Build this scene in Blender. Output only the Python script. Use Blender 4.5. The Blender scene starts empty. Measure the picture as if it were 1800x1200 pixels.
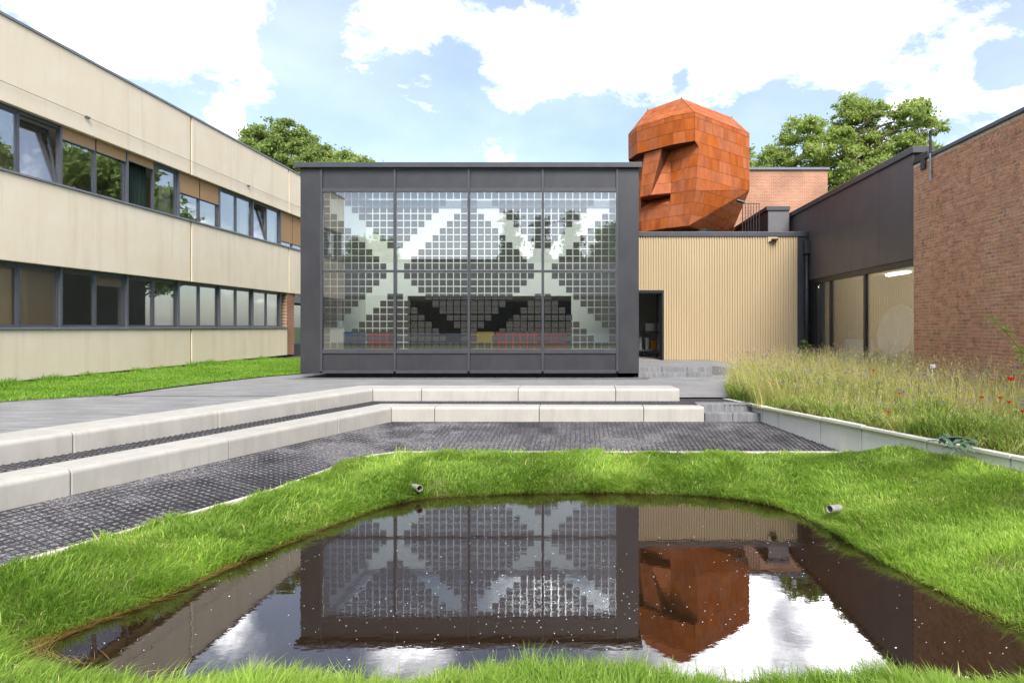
import bpy, bmesh, math, random
import numpy as np
from mathutils import Vector, Matrix
from mathutils.geometry import tessellate_polygon

random.seed(7)
RNG = np.random.default_rng(11)
R = math.radians
S = bpy.context.scene
COL = S.collection

# ------------------------------------------------------------------ camera, sky, sun, exposure
CAM_Z, FPX, PPX, PPY = 1.5, 1100.0, 1020.0, 574.0       # eye height above the terrace; lens and principal point of the shift lens
cam = bpy.data.cameras.new('camera')
cam.sensor_width = 36.0
cam.lens = FPX / 1800 * 36
cam.shift_x = -(PPX - 900) / 1800
cam.shift_y = -(600 - PPY) / 1800
cam.clip_start = 0.05
cam.clip_end = 3000
co = bpy.data.objects.new('camera', cam)
co.location = (0, 0, CAM_Z)
co.rotation_euler = (R(90), 0, 0)
COL.objects.link(co)
S.camera = co

SUN_EL, SUN_AZ = 46.0, 164.0        # azimuth clockwise from +Y: behind the viewer, to the right
sun = bpy.data.lights.new('sun', 'SUN')
sun.energy = 1.5
sun.angle = R(28)
sun.color = (1.0, 0.955, 0.89)
so = bpy.data.objects.new('sun', sun)
sd = Vector((math.sin(R(SUN_AZ)) * math.cos(R(SUN_EL)), math.cos(R(SUN_AZ)) * math.cos(R(SUN_EL)), math.sin(R(SUN_EL))))
so.rotation_euler = sd.to_track_quat('Z', 'Y').to_euler()
so.location = sd * 60
COL.objects.link(so)

S.view_settings.view_transform = 'Standard'
S.view_settings.look = 'None'
S.view_settings.gamma = 1
S.view_settings.use_curve_mapping = False
S.view_settings.exposure = 1.82
S.render.engine = 'CYCLES'
S.cycles.use_denoising = True
S.cycles.max_bounces = 10
S.cycles.transparent_max_bounces = 16
S.cycles.glossy_bounces = 5
S.cycles.diffuse_bounces = 4
S.cycles.caustics_reflective = False
S.cycles.caustics_refractive = False
S.cycles.sample_clamp_indirect = 8

def build_world():
    w = bpy.data.worlds.new('World')
    S.world = w
    w.use_nodes = True
    nt = w.node_tree
    nt.nodes.clear()
    N, L = nt.nodes.new, nt.links.new
    out = N('ShaderNodeOutputWorld')
    bg = N('ShaderNodeBackground')
    bg.inputs['Strength'].default_value = 0.064
    L(bg.outputs[0], out.inputs[0])
    sky = N('ShaderNodeTexSky')
    sky.sky_type = 'NISHITA'
    sky.sun_disc = False
    sky.sun_elevation = R(SUN_EL)
    sky.sun_rotation = R(SUN_AZ)
    sky.air_density = 1.0
    sky.dust_density = 1.6
    sky.ozone_density = 1.0
    tc = N('ShaderNodeTexCoord')
    def math_(op, a, b=None, c=None, clamp=False):
        n = N('ShaderNodeMath'); n.operation = op; n.use_clamp = clamp
        for k, v in enumerate((a, b, c)):
            if v is None: continue
            if isinstance(v, (int, float)): n.inputs[k].default_value = v
            else: L(v, n.inputs[k])
        return n.outputs[0]
    sep = N('ShaderNodeSeparateXYZ')
    L(tc.outputs['Generated'], sep.inputs[0])
    zz = math_('ADD', math_('MAXIMUM', sep.outputs[2], 0.0), 0.33)
    cx = math_('DIVIDE', sep.outputs[0], zz)
    cy = math_('DIVIDE', sep.outputs[1], zz)
    comb = N('ShaderNodeCombineXYZ')
    L(cx, comb.inputs[0]); L(cy, comb.inputs[1])
    comb.inputs[2].default_value = 3.7
    def noise(scale, detail, rough, dist=0.0):
        n = N('ShaderNodeTexNoise')
        n.inputs['Scale'].default_value = scale
        n.inputs['Detail'].default_value = detail
        n.inputs['Roughness'].default_value = rough
        n.inputs['Distortion'].default_value = dist
        L(comb.outputs[0], n.inputs['Vector'])
        return n.outputs['Fac']
    n1 = noise(1.35, 9, 0.6, 0.25)
    n2 = noise(5.5, 8, 0.68, 0.3)
    acc = math_('ADD', math_('MULTIPLY', n1, 1.1), math_('MULTIPLY_ADD', n2, 0.7, -.40))
    # the cumulus masses seen in this part of the sky: (pixel x, pixel y, radius in px, weight)
    blobs = [(930, 110, 110, .16), (1060, 120, 150, .17), (1210, 70, 170, .18), (1380, 40, 170, .17), (1520, 30, 150, .15),
             (1290, 120, 90, .12), (230, 50, 160, .14), (70, -10, 150, .10), (380, 70, 80, .07), (655, 205, 60, .12), (740, 165, 55, .15),
             (1640, 150, 110, .16), (1740, 230, 120, .13), (1560, 210, 70, .10), (1700, 30, 100, .08), (400, 216, 55, .14), (720, -5, 100, .14),
             (470, 165, 55, .10), (900, 262, 90, .06),
             (610, 110, 210, -.13), (1390, 195, 100, -.17), (560, 240, 120, -.08), (760, 250, 150, -.08), (1000, 262, 150, -.06), (1760, 110, 70, -.14), (520, 50, 110, -.10), (200, 170, 130, -.10), (60, 110, 100, -.04)]
    for (bx, by, br, wt) in blobs:
        d = Vector(((bx - PPX) / FPX, 1.0, (PPY - by) / FPX)).normalized()
        e = Vector(((bx + br - PPX) / FPX, 1.0, (PPY - by) / FPX)).normalized()
        vm = N('ShaderNodeVectorMath'); vm.operation = 'DOT_PRODUCT'
        nm = N('ShaderNodeVectorMath'); nm.operation = 'NORMALIZE'
        L(tc.outputs['Generated'], nm.inputs[0])
        L(nm.outputs[0], vm.inputs[0]); vm.inputs[1].default_value = d
        mr = N('ShaderNodeMapRange'); mr.interpolation_type = 'SMOOTHSTEP'
        L(vm.outputs['Value'], mr.inputs['Value'])
        mr.inputs['From Min'].default_value = d.dot(e); mr.inputs['From Max'].default_value = 1.0
        mr.inputs['To Min'].default_value = 0.0; mr.inputs['To Max'].default_value = wt
        acc = math_('ADD', acc, mr.outputs['Result'])
    dens = N('ShaderNodeMapRange')
    L(acc, dens.inputs['Value'])
    dens.inputs['From Min'].default_value = 0.405; dens.inputs['From Max'].default_value = 0.885
    # thin veil everywhere, so that the blue is pale as through high haze
    dens.clamp = True
    above = N('ShaderNodeMapRange'); L(sep.outputs[2], above.inputs['Value']); above.inputs['From Min'].default_value = -.02; above.inputs['From Max'].default_value = .02
    soft = math_('MULTIPLY', math_('POWER', dens.outputs['Result'], 3.4), above.outputs['Result'])
    veil = math_('MULTIPLY_ADD', n1, 0.05, -0.005)
    fac = math_('MAXIMUM', soft, veil, clamp=True)
    shade = N('ShaderNodeMapRange')
    L(noise(3.1, 5, 0.55), shade.inputs['Value'])
    shade.inputs['From Min'].default_value = 0.3; shade.inputs['From Max'].default_value = 0.75
    shade.inputs['To Min'].default_value = 0.0; shade.inputs['To Max'].default_value = 1.0
    ccol = N('ShaderNodeMix'); ccol.data_type = 'RGBA'
    ccol.inputs['A'].default_value = (74.0, 71.2, 67.8, 1)
    ccol.inputs['B'].default_value = (40.0, 38.8, 38.0, 1)
    L(shade.outputs['Result'], ccol.inputs['Factor'])
    mix = N('ShaderNodeMix'); mix.data_type = 'RGBA'
    L(fac, mix.inputs['Factor'])
    L(sky.outputs[0], mix.inputs['A'])
    L(ccol.outputs['Result'], mix.inputs['B'])
    L(mix.outputs['Result'], bg.inputs['Color'])
build_world()

# ------------------------------------------------------------------ helpers
def at(px, py, D):
    """point seen at a pixel of the photograph, D metres away"""
    return Vector(((px - PPX) * D / FPX, D, CAM_Z - (py - PPY) * D / FPX))

def tag(o, label=None, cat=None, group=None, kind=None):
    if label: o['label'] = label
    if cat: o['category'] = cat
    if group: o['group'] = group
    if kind: o['kind'] = kind
    return o

def empty(name, loc, label, cat, group=None):
    o = bpy.data.objects.new(name, None)
    o.empty_display_size = 0.3
    o.location = loc
    COL.objects.link(o)
    return tag(o, label, cat, group)

def link(name, me, m, parent=None, smooth=False):
    if m is not None and not me.materials: me.materials.append(m)
    o = bpy.data.objects.new(name, me)
    COL.objects.link(o)
    if parent is not None:
        o.parent = parent
        q = parent; t = Vector((0, 0, 0))
        while q is not None:
            t += Vector(q.location); q = q.parent
        me_world = t
        o.location = -me_world if not o.get('local') else (0, 0, 0)
    if smooth:
        me.polygons.foreach_set('use_smooth', [True] * len(me.polygons))
    return o

class MB:
    """collects boxes, prisms and tubes in world coordinates; build() links them as one mesh"""
    def __init__(s): s.v, s.f = [], []
    def add(s, vs, fs):
        n = len(s.v); s.v += [tuple(p) for p in vs]; s.f += [tuple(i + n for i in f) for f in fs]; return s
    def box(s, x0, x1, y0, y1, z0, z1):
        x0, x1 = min(x0, x1), max(x0, x1); y0, y1 = min(y0, y1), max(y0, y1); z0, z1 = min(z0, z1), max(z0, z1)
        vs = [(x0, y0, z0), (x1, y0, z0), (x1, y1, z0), (x0, y1, z0), (x0, y0, z1), (x1, y0, z1), (x1, y1, z1), (x0, y1, z1)]
        return s.add(vs, [(0, 3, 2, 1), (4, 5, 6, 7), (0, 1, 5, 4), (1, 2, 6, 5), (2, 3, 7, 6), (3, 0, 4, 7)])
    def prism(s, poly, off):
        """poly: list of 3-D points, extruded by the vector off"""
        n = len(poly); off = Vector(off)
        vs = [Vector(p) for p in poly] + [Vector(p) + off for p in poly]
        fs = [tuple(range(n)), tuple(range(2 * n - 1, n - 1, -1))] + [(i, i + n, (i + 1) % n + n, (i + 1) % n) for i in range(n)]
        return s.add(vs, fs)
    def tube(s, pts, r, seg=8, cap=True):
        pts = [Vector(p) for p in pts]
        rs = r if isinstance(r, (list, tuple)) else [r] * len(pts)
        rings = []; vs = []; fs = []
        up = None
        for i, p in enumerate(pts):
            d = (pts[min(i + 1, len(pts) - 1)] - pts[max(i - 1, 0)]).normalized()
            a = Vector((0, 0, 1)) if abs(d.z) < .9 else Vector((1, 0, 0))
            u = d.cross(a).normalized()
            if up is not None and u.dot(up) < 0: u = -u
            up = u
            w = d.cross(u)
            rings.append([len(vs) + k for k in range(seg)])
            for k in range(seg):
                t = 2 * math.pi * k / seg
                vs.append(p + u * (rs[i] * math.cos(t)) + w * (rs[i] * math.sin(t)))
        for a, b in zip(rings, rings[1:]):
            for k in range(seg):
                fs.append((a[k], a[(k + 1) % seg], b[(k + 1) % seg], b[k]))
        if cap:
            fs.append(tuple(rings[0][::-1])); fs.append(tuple(rings[-1]))
        return s.add(vs, fs)
    def build(s, name, m, parent=None, smooth=False, bevel=0):
        me = bpy.data.meshes.new(name)
        me.from_pydata(s.v, [], s.f)
        bm = bmesh.new(); bm.from_mesh(me)
        bmesh.ops.recalc_face_normals(bm, faces=bm.faces)
        if bevel:
            bmesh.ops.bevel(bm, geom=[e for e in bm.edges if e.is_manifold and e.calc_face_angle(0) > .6], offset=bevel, segments=2, affect='EDGES', profile=.5)
        bm.to_mesh(me); bm.free()
        return link(name, me, m, parent, smooth)

def box(name, m, parent, x0, x1, y0, y1, z0, z1, bevel=0):
    return MB().box(x0, x1, y0, y1, z0, z1).build(name, m, parent, bevel=bevel)

def fast_mesh(name, verts, tris, tint=None):
    """numpy arrays to a triangle mesh, with a per-vertex float attribute for the natural colour variation"""
    me = bpy.data.meshes.new(name)
    nv, nf = len(verts), len(tris)
    me.vertices.add(nv); me.vertices.foreach_set('co', np.asarray(verts, np.float32).ravel())
    me.loops.add(nf * 3); me.loops.foreach_set('vertex_index', np.asarray(tris, np.int32).ravel())
    me.polygons.add(nf); me.polygons.foreach_set('loop_start', np.arange(0, nf * 3, 3, dtype=np.int32))
    if tint is not None:
        a = me.attributes.new('tint', 'FLOAT', 'POINT'); a.data.foreach_set('value', np.asarray(tint, np.float32))
    me.update(calc_edges=True)
    return me

# smooth value noise in numpy
_perm = RNG.random((256, 256))
def vnoise(x, y, scale=1.0, seed=0):
    x = np.asarray(x, float) * scale + seed * 17.3; y = np.asarray(y, float) * scale + seed * 9.1
    xi = np.floor(x).astype(int); yi = np.floor(y).astype(int)
    fx = x - xi; fy = y - yi; fx = fx * fx * (3 - 2 * fx); fy = fy * fy * (3 - 2 * fy)
    g = lambda a, b: _perm[a % 256, b % 256]
    return (g(xi, yi) * (1 - fx) + g(xi + 1, yi) * fx) * (1 - fy) + (g(xi, yi + 1) * (1 - fx) + g(xi + 1, yi + 1) * fx) * fy

def sstep(a, b, x):
    t = np.clip((np.asarray(x, float) - a) / (b - a), 0, 1); return t * t * (3 - 2 * t)

def in_poly(x, y, poly):
    x = np.asarray(x, float); y = np.asarray(y, float); c = np.zeros(x.shape, bool); n = len(poly)
    for i in range(n):
        x1, y1 = poly[i]; x2, y2 = poly[(i + 1) % n]
        if y1 == y2: continue
        k = ((y1 > y) != (y2 > y)) & (x < (x2 - x1) * (y - y1) / (y2 - y1) + x1)
        c ^= k
    return c

def poly_dist(x, y, poly):
    """distance to the outline, negative inside"""
    x = np.asarray(x, float); y = np.asarray(y, float); d = np.full(x.shape, 1e9); n = len(poly)
    for i in range(n):
        x1, y1 = poly[i]; x2, y2 = poly[(i + 1) % n]
        dx, dy = x2 - x1, y2 - y1
        t = np.clip(((x - x1) * dx + (y - y1) * dy) / (dx * dx + dy * dy), 0, 1)
        d = np.minimum(d, np.hypot(x - x1 - t * dx, y - y1 - t * dy))
    return np.where(in_poly(x, y, poly), -d, d)

def smooth_closed(pts, n=8):
    out = []; m = len(pts)
    for i in range(m):
        p0, p1, p2, p3 = (Vector(pts[(i + k - 1) % m]) for k in range(4))
        for j in range(n):
            t = j / n
            q = .5 * ((2 * p1) + (p2 - p0) * t + (2 * p0 - 5 * p1 + 4 * p2 - p3) * t * t + (3 * p1 - p0 - 3 * p2 + p3) * t ** 3)
            out.append((q.x, q.y))
    return out

# ------------------------------------------------------------------ materials
def new_mat(name):
    m = bpy.data.materials.new(name); m.use_nodes = True
    nt = m.node_tree; nt.nodes.clear()
    out = nt.nodes.new('ShaderNodeOutputMaterial')
    return m, nt, out

def mat(name, c1, c2=None, rough=.6, scale=6.0, stretch=(1, 1, 1), detail=5, bump=0.0, bump_scale=60.0, metal=0.0, spec=.5, rnd=0.0, c3=None, c3_scale=1.2, c3_amount=.5, c3_stretch=None, coord='Object', lo=.35, hi=.68, rough_var=0.0):
    """procedural surface: two colours mixed by noise, an optional third in larger patches or streaks, random value per object, fine bump"""
    m, nt, out = new_mat(name)
    N, L = nt.nodes.new, nt.links.new
    b = N('ShaderNodeBsdfPrincipled')
    L(b.outputs[0], out.inputs[0])
    b.inputs['Roughness'].default_value = rough
    b.inputs['Metallic'].default_value = metal
    b.inputs['Specular IOR Level'].default_value = spec
    tc = N('ShaderNodeTexCoord')
    src = tc.outputs[coord]
    if rnd or coord == 'Object':
        oi = N('ShaderNodeObjectInfo')
        ad = N('ShaderNodeVectorMath'); ad.operation = 'MULTIPLY_ADD'
        cb = N('ShaderNodeCombineXYZ')
        for k in range(3): L(oi.outputs['Random'], cb.inputs[k])
        L(cb.outputs[0], ad.inputs[0]); ad.inputs[1].default_value = (37, 61, 23); L(src, ad.inputs[2])
        src = ad.outputs[0]
    def noise(sc, st, det):
        mp = N('ShaderNodeMapping'); mp.inputs['Scale'].default_value = st; L(src, mp.inputs[0])
        n = N('ShaderNodeTexNoise'); n.inputs['Scale'].default_value = sc; n.inputs['Detail'].default_value = det; n.inputs['Roughness'].default_value = .62
        L(mp.outputs[0], n.inputs['Vector']); return n.outputs['Fac']
    def ramp(f, a, z):
        r = N('ShaderNodeMapRange'); r.interpolation_type = 'SMOOTHSTEP'; L(f, r.inputs['Value']); r.inputs['From Min'].default_value = a; r.inputs['From Max'].default_value = z; return r.outputs['Result']
    def mixc(f, a, bb):
        x = N('ShaderNodeMix'); x.data_type = 'RGBA'
        if isinstance(f, float): x.inputs['Factor'].default_value = f
        else: L(f, x.inputs['Factor'])
        for key, v in (('A', a), ('B', bb)):
            if isinstance(v, tuple): x.inputs[key].default_value = (*v, 1)
            else: L(v, x.inputs[key])
        return x.outputs['Result']
    col = c1
    if c2 is not None:
        col = mixc(ramp(noise(scale, stretch, detail), lo, hi), c1, c2)
    if c3 is not None:
        f = ramp(noise(c3_scale, c3_stretch or (1, 1, 1), 4), .48, .72)
        ml = N('ShaderNodeMath'); ml.operation = 'MULTIPLY'; L(f, ml.inputs[0]); ml.inputs[1].default_value = c3_amount
        col = mixc(ml.outputs[0], col, c3)
    if rnd:
        hs = N('ShaderNodeHueSaturation')
        mr = N('ShaderNodeMapRange'); L(oi.outputs['Random'], mr.inputs['Value']); mr.inputs['To Min'].default_value = 1 - rnd; mr.inputs['To Max'].default_value = 1 + rnd
        L(mr.outputs['Result'], hs.inputs['Value'])
        if isinstance(col, tuple): hs.inputs['Color'].default_value = (*col, 1)
        else: L(col, hs.inputs['Color'])
        col = hs.outputs['Color']
    if isinstance(col, tuple): b.inputs['Base Color'].default_value = (*col, 1)
    else: L(col, b.inputs['Base Color'])
    if rough_var:
        r = N('ShaderNodeMapRange'); L(noise(scale * .6, stretch, 4), r.inputs['Value']); r.inputs['From Min'].default_value = .3; r.inputs['From Max'].default_value = .7
        r.inputs['To Min'].default_value = rough - rough_var; r.inputs['To Max'].default_value = rough + rough_var
        L(r.outputs['Result'], b.inputs['Roughness'])
    if bump:
        bp = N('ShaderNodeBump'); bp.inputs['Strength'].default_value = bump; bp.inputs['Distance'].default_value = .02
        L(noise(bump_scale, stretch, 4), bp.inputs['Height']); L(bp.outputs[0], b.inputs['Normal'])
    return m

def leaf_mat(name, dark, light, trans=.35, rough=.5, spec=.3):
    m, nt, out = new_mat(name)
    N, L = nt.nodes.new, nt.links.new
    at_ = N('ShaderNodeAttribute'); at_.attribute_name = 'tint'
    mx = N('ShaderNodeMix'); mx.data_type = 'RGBA'; L(at_.outputs['Fac'], mx.inputs['Factor'])
    mx.inputs['A'].default_value = (*dark, 1); mx.inputs['B'].default_value = (*light, 1)
    b = N('ShaderNodeBsdfPrincipled'); L(mx.outputs['Result'], b.inputs['Base Color']); b.inputs['Roughness'].default_value = rough; b.inputs['Specular IOR Level'].default_value = spec
    t = N('ShaderNodeBsdfTranslucent'); L(mx.outputs['Result'], t.inputs['Color'])
    ms = N('ShaderNodeMixShader'); ms.inputs[0].default_value = trans
    L(b.outputs[0], ms.inputs[1]); L(t.outputs[0], ms.inputs[2]); L(ms.outputs[0], out.inputs[0])
    return m

def glass_mat(name, tint, refl, edge=.5, rough=0.0):
    """coated glazing: see-through with a mirror part that grows towards grazing angles"""
    m, nt, out = new_mat(name)
    N, L = nt.nodes.new, nt.links.new
    tr = N('ShaderNodeBsdfTransparent'); tr.inputs[0].default_value = (*tint, 1)
    gl = N('ShaderNodeBsdfGlossy'); gl.inputs['Roughness'].default_value = rough; gl.inputs['Color'].default_value = (.96, .97, 1, 1)
    lw = N('ShaderNodeLayerWeight'); lw.inputs[0].default_value = .25
    mr = N('ShaderNodeMapRange'); L(lw.outputs['Fresnel'], mr.inputs['Value']); mr.inputs['From Min'].default_value = 0; mr.inputs['To Min'].default_value = refl; mr.inputs['To Max'].default_value = refl + edge
    ms = N('ShaderNodeMixShader'); L(mr.outputs['Result'], ms.inputs[0]); L(tr.outputs[0], ms.inputs[1]); L(gl.outputs[0], ms.inputs[2])
    # old float panes are never quite flat
    tc = N('ShaderNodeTexCoord'); n = N('ShaderNodeTexNoise'); n.inputs['Scale'].default_value = .8; n.inputs['Detail'].default_value = 1
    L(tc.outputs['Object'], n.inputs['Vector'])
    bp = N('ShaderNodeBump'); bp.inputs['Strength'].default_value = .02; bp.inputs['Distance'].default_value = .02
    L(n.outputs['Fac'], bp.inputs['Height']); L(bp.outputs[0], gl.inputs['Normal'])
    L(ms.outputs[0], out.inputs[0])
    return m

def brick_mat(name, c1, c2, mortar, axis='XZ', bw=.226, bh=.076, bump=.4):
    m, nt, out = new_mat(name)
    N, L = nt.nodes.new, nt.links.new
    b = N('ShaderNodeBsdfPrincipled'); b.inputs['Roughness'].default_value = .85; b.inputs['Specular IOR Level'].default_value = .2; L(b.outputs[0], out.inputs[0])
    tc = N('ShaderNodeTexCoord'); sp = N('ShaderNodeSeparateXYZ'); L(tc.outputs['Object'], sp.inputs[0])
    cb = N('ShaderNodeCombineXYZ'); L(sp.outputs[0 if axis[0] == 'X' else 1], cb.inputs[0]); L(sp.outputs[2], cb.inputs[1])
    br = N('ShaderNodeTexBrick'); L(cb.outputs[0], br.inputs['Vector'])
    br.inputs['Scale'].default_value = 1; br.inputs['Brick Width'].default_value = bw; br.inputs['Row Height'].default_value = bh; br.inputs['Mortar Size'].default_value = .008
    br.inputs['Color1'].default_value = (*c1, 1); br.inputs['Color2'].default_value = (*c2, 1); br.inputs['Mortar'].default_value = (*mortar, 1)
    n = N('ShaderNodeTexNoise'); n.inputs['Scale'].default_value = .9; n.inputs['Detail'].default_value = 6; L(tc.outputs['Object'], n.inputs['Vector'])
    mr = N('ShaderNodeMapRange'); L(n.outputs['Fac'], mr.inputs['Value']); mr.inputs['From Min'].default_value = .3; mr.inputs['From Max'].default_value = .7; mr.inputs['To Min'].default_value = .8; mr.inputs['To Max'].default_value = 1.15
    mu = N('ShaderNodeMix'); mu.data_type = 'RGBA'; mu.blend_type = 'MULTIPLY'; mu.inputs['Factor'].default_value = 1
    L(br.outputs['Color'], mu.inputs['A']); L(mr.outputs['Result'], mu.inputs['B']); L(mu.outputs['Result'], b.inputs['Base Color'])
    bp = N('ShaderNodeBump'); bp.inputs['Strength'].default_value = bump; bp.inputs['Distance'].default_value = .01; bp.invert = True
    L(br.outputs['Fac'], bp.inputs['Height']); L(bp.outputs[0], b.inputs['Normal'])
    return m

M = {}
M['anthracite'] = mat('anthracite_metal', (.029, .030, .035), (.037, .038, .043), rough=.42, scale=2.2, stretch=(1, 1, .6), bump=.03, bump_scale=3, spec=.5, rough_var=.06)
M['anthracite_trim'] = mat('anthracite_trim', (.046, .048, .057), (.056, .058, .068), rough=.4, scale=3, spec=.5)
M['black_metal'] = mat('black_metal', (.012, .012, .014), (.018, .018, .02), rough=.4, scale=4)
M['fascia'] = mat('brown_grey_fascia', (.078, .068, .067), (.09, .078, .077), rough=.45, scale=1.5, bump=.02, bump_scale=3, rnd=.06, rough_var=.05)
M['grey_cladding'] = mat('grey_cladding', (.12, .115, .12), (.14, .135, .14), rough=.5, scale=1.5)
M['cream_concrete'] = mat('cream_concrete', (.85, .73, .55), (.88, .77, .60), rough=.85, scale=1.1, detail=8, bump=.12, bump_scale=14, spec=.2, rnd=.025, c3=(.66, .53, .38), c3_scale=.9, c3_amount=.36, c3_stretch=(3.2, 3.2, .25))
M['joint_seal'] = mat('joint_seal', (.34, .25, .155), (.42, .32, .2), rough=.8, scale=4)
M['frame_grey'] = mat('window_frame_grey', (.085, .092, .108), (.10, .108, .125), rough=.45, scale=5)
M['sill_grey'] = mat('window_sill_grey', (.16, .17, .19), (.2, .21, .23), rough=.5, scale=4)
M['screen_tan'] = mat('sun_screen_tan', (.40, .25, .13), (.44, .28, .15), rough=.85, scale=30, stretch=(1, 1, .1), spec=.1)
M['blind_brown'] = mat('roller_blind_brown', (.74, .56, .33), (.8, .62, .38), rough=.8, scale=14, stretch=(1, 1, .1), spec=.1)
M['curtain_pale'] = mat('curtain_pale', (.62, .62, .50), (.7, .7, .58), rough=.9, scale=8, stretch=(1, 1, .1))
M['curtain_green'] = mat('curtain_dark_green', (.012, .03, .022), (.02, .042, .03), rough=.9, scale=8, stretch=(1, 1, .1))
M['interior'] = mat('interior_paint', (.66, .62, .52), (.72, .68, .58), rough=.9, scale=2)
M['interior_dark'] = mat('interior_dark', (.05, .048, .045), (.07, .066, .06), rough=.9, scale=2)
M['reflected_tan'] = mat('reflected_tan', (.17, .135, .085), (.21, .17, .11), rough=.9, scale=2)  # reflection of the tan profiled wall, put into the room walls' colour
M['interior_white'] = mat('interior_white', (.66, .70, .66), (.70, .74, .70), rough=.9, scale=2)
M['interior_floor'] = mat('interior_floor', (.28, .27, .25), (.34, .33, .31), rough=.5, scale=3)
M['glass_window'] = glass_mat('window_glass', (.95, .955, .94), .10, .6)
M['glass_pv'] = glass_mat('solar_glass', (.95, .98, .96), .165, .5)
M['glass_shop'] = glass_mat('tall_window_glass', (.93, .95, .94), .13, .4)
M['white_concrete'] = mat('white_concrete', (.40, .385, .35), (.45, .435, .395), rough=.8, scale=3, detail=7, bump=.10, bump_scale=40, stretch=(1, 1, .55), spec=.25, rnd=.03, c3=(.33, .325, .29), c3_scale=2.2, c3_amount=.5, c3_stretch=(4, 4, .4))
M['wall_concrete'] = mat('pale_wall_concrete', (.78, .75, .68), (.83, .80, .73), rough=.85, scale=3, detail=7, bump=.10, bump_scale=40, spec=.2, rnd=.04, c3=(.62, .59, .49), c3_scale=1.6, c3_amount=.4)
M['step_concrete'] = mat('grey_step_concrete', (.15, .155, .165), (.23, .235, .245), rough=.85, scale=6, stretch=(3, 3, .3), bump=.1, bump_scale=50, rnd=.04)
M['edging'] = mat('pale_edging', (.52, .48, .40), (.6, .56, .48), rough=.85, scale=6, bump=.1, bump_scale=40)
M['edging_dark'] = mat('dark_edging', (.07, .072, .08), (.22, .22, .225), rough=.85, scale=2.5, bump=.1)
M['grid'] = mat('black_rubber_grid', (.035, .035, .04), (.06, .06, .066), rough=.6, scale=5)
M['soil'] = mat('dark_soil', (.10, .09, .04), (.15, .13, .06), rough=.95, scale=9, bump=.5, bump_scale=30, c3=(.12, .18, .03), c3_scale=3, c3_amount=.8)
M['lawn_soil'] = mat('lawn_soil', (.055, .075, .018), (.08, .12, .022), rough=.95, scale=9, bump=.5, bump_scale=30)
M['pvc'] = mat('grey_plastic_pipe', (.27, .265, .25), (.34, .33, .31), rough=.5, scale=10)
M['cap_blue'] = mat('blue_grey_coping', (.13, .15, .2), (.17, .19, .25), rough=.5, scale=3)
M['bark'] = mat('bark', (.06, .045, .03), (.1, .08, .055), rough=.95, scale=6, stretch=(4, 4, 1), bump=.5, bump_scale=20)
M['galvanised'] = mat('galvanised_steel', (.3, .32, .36), (.4, .42, .46), rough=.4, scale=10, metal=.4)
M['tan_sheet'] = mat('tan_profiled_sheet', (.45, .352, .212), (.475, .372, .228), rough=.5, scale=.9, stretch=(1, 1, .3), spec=.4)
M['white_plastic'] = mat('white_plastic', (.72, .72, .7), (.78, .78, .76), rough=.5, scale=6)
M['yellow'] = mat('yellow_paint', (.85, .56, .02), (.9, .6, .03), rough=.5, scale=6)
M['red'] = mat('red_paint', (.85, .07, .03), (.88, .09, .04), rough=.5, scale=6)
M['dark_red'] = mat('dark_red_paint', (.5, .015, .03), (.55, .02, .035), rough=.5, scale=6)
M['blue'] = mat('blue_paint', (.03, .13, .4), (.04, .15, .45), rough=.5, scale=6)
M['orange'] = mat('orange_box', (.55, .23, .01), (.6, .26, .015), rough=.6, scale=6)
M['dark_foil'] = mat('dark_foil', (.012, .012, .012), (.02, .02, .02), rough=.5, scale=20, bump=.6, bump_scale=30)
M['clear_glass'] = glass_mat('added_rooflight_glass', (.98, .985, .98), .04, .5)  # glazing of the roof opening added to light the pavilion rooms
M['clear_plastic'] = glass_mat('clear_plastic', (.9, .92, .95), .2, .6, .05)
M['algae'] = leaf_mat('dead_reed_straw', (.10, .065, .015), (.27, .18, .05), .15)
M['grass'] = leaf_mat('grass_blade', (.17, .32, .035), (.54, .74, .14), .62)
M['lawn'] = leaf_mat('lawn_blade', (.12, .28, .02), (.3, .5, .06), .35)
M['meadow'] = leaf_mat('meadow_stem', (.38, .43, .10), (.82, .70, .34), .42)
M['meadow_green'] = leaf_mat('meadow_herb', (.17, .28, .04), (.42, .54, .12), .5)
M['leaf'] = leaf_mat('tree_leaf', (.19, .27, .05), (.50, .60, .19), .55)
M['leaf_dark'] = leaf_mat('dark_tree_leaf', (.16, .24, .06), (.40, .51, .16), .5)
M['leaf_conifer'] = leaf_mat('conifer_needle', (.02, .035, .015), (.05, .075, .03), .2)
M['leaf_grey'] = leaf_mat('grey_green_leaf', (.10, .17, .12), (.19, .28, .19), .2)
M['petal_blue'] = leaf_mat('blue_petal', (.28, .25, .74), (.52, .48, .86), .35)
M['petal_white'] = leaf_mat('white_petal', (.7, .68, .62), (.85, .82, .78), .3)
M['petal_yellow'] = leaf_mat('yellow_petal', (.6, .4, .02), (.8, .6, .05), .3)
M['petal_red'] = leaf_mat('red_petal', (.68, .04, .015), (.8, .10, .03), .35)
M['foam'] = mat('water_foam', (.72, .74, .78), (.8, .82, .85), rough=.7, scale=10)

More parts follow.
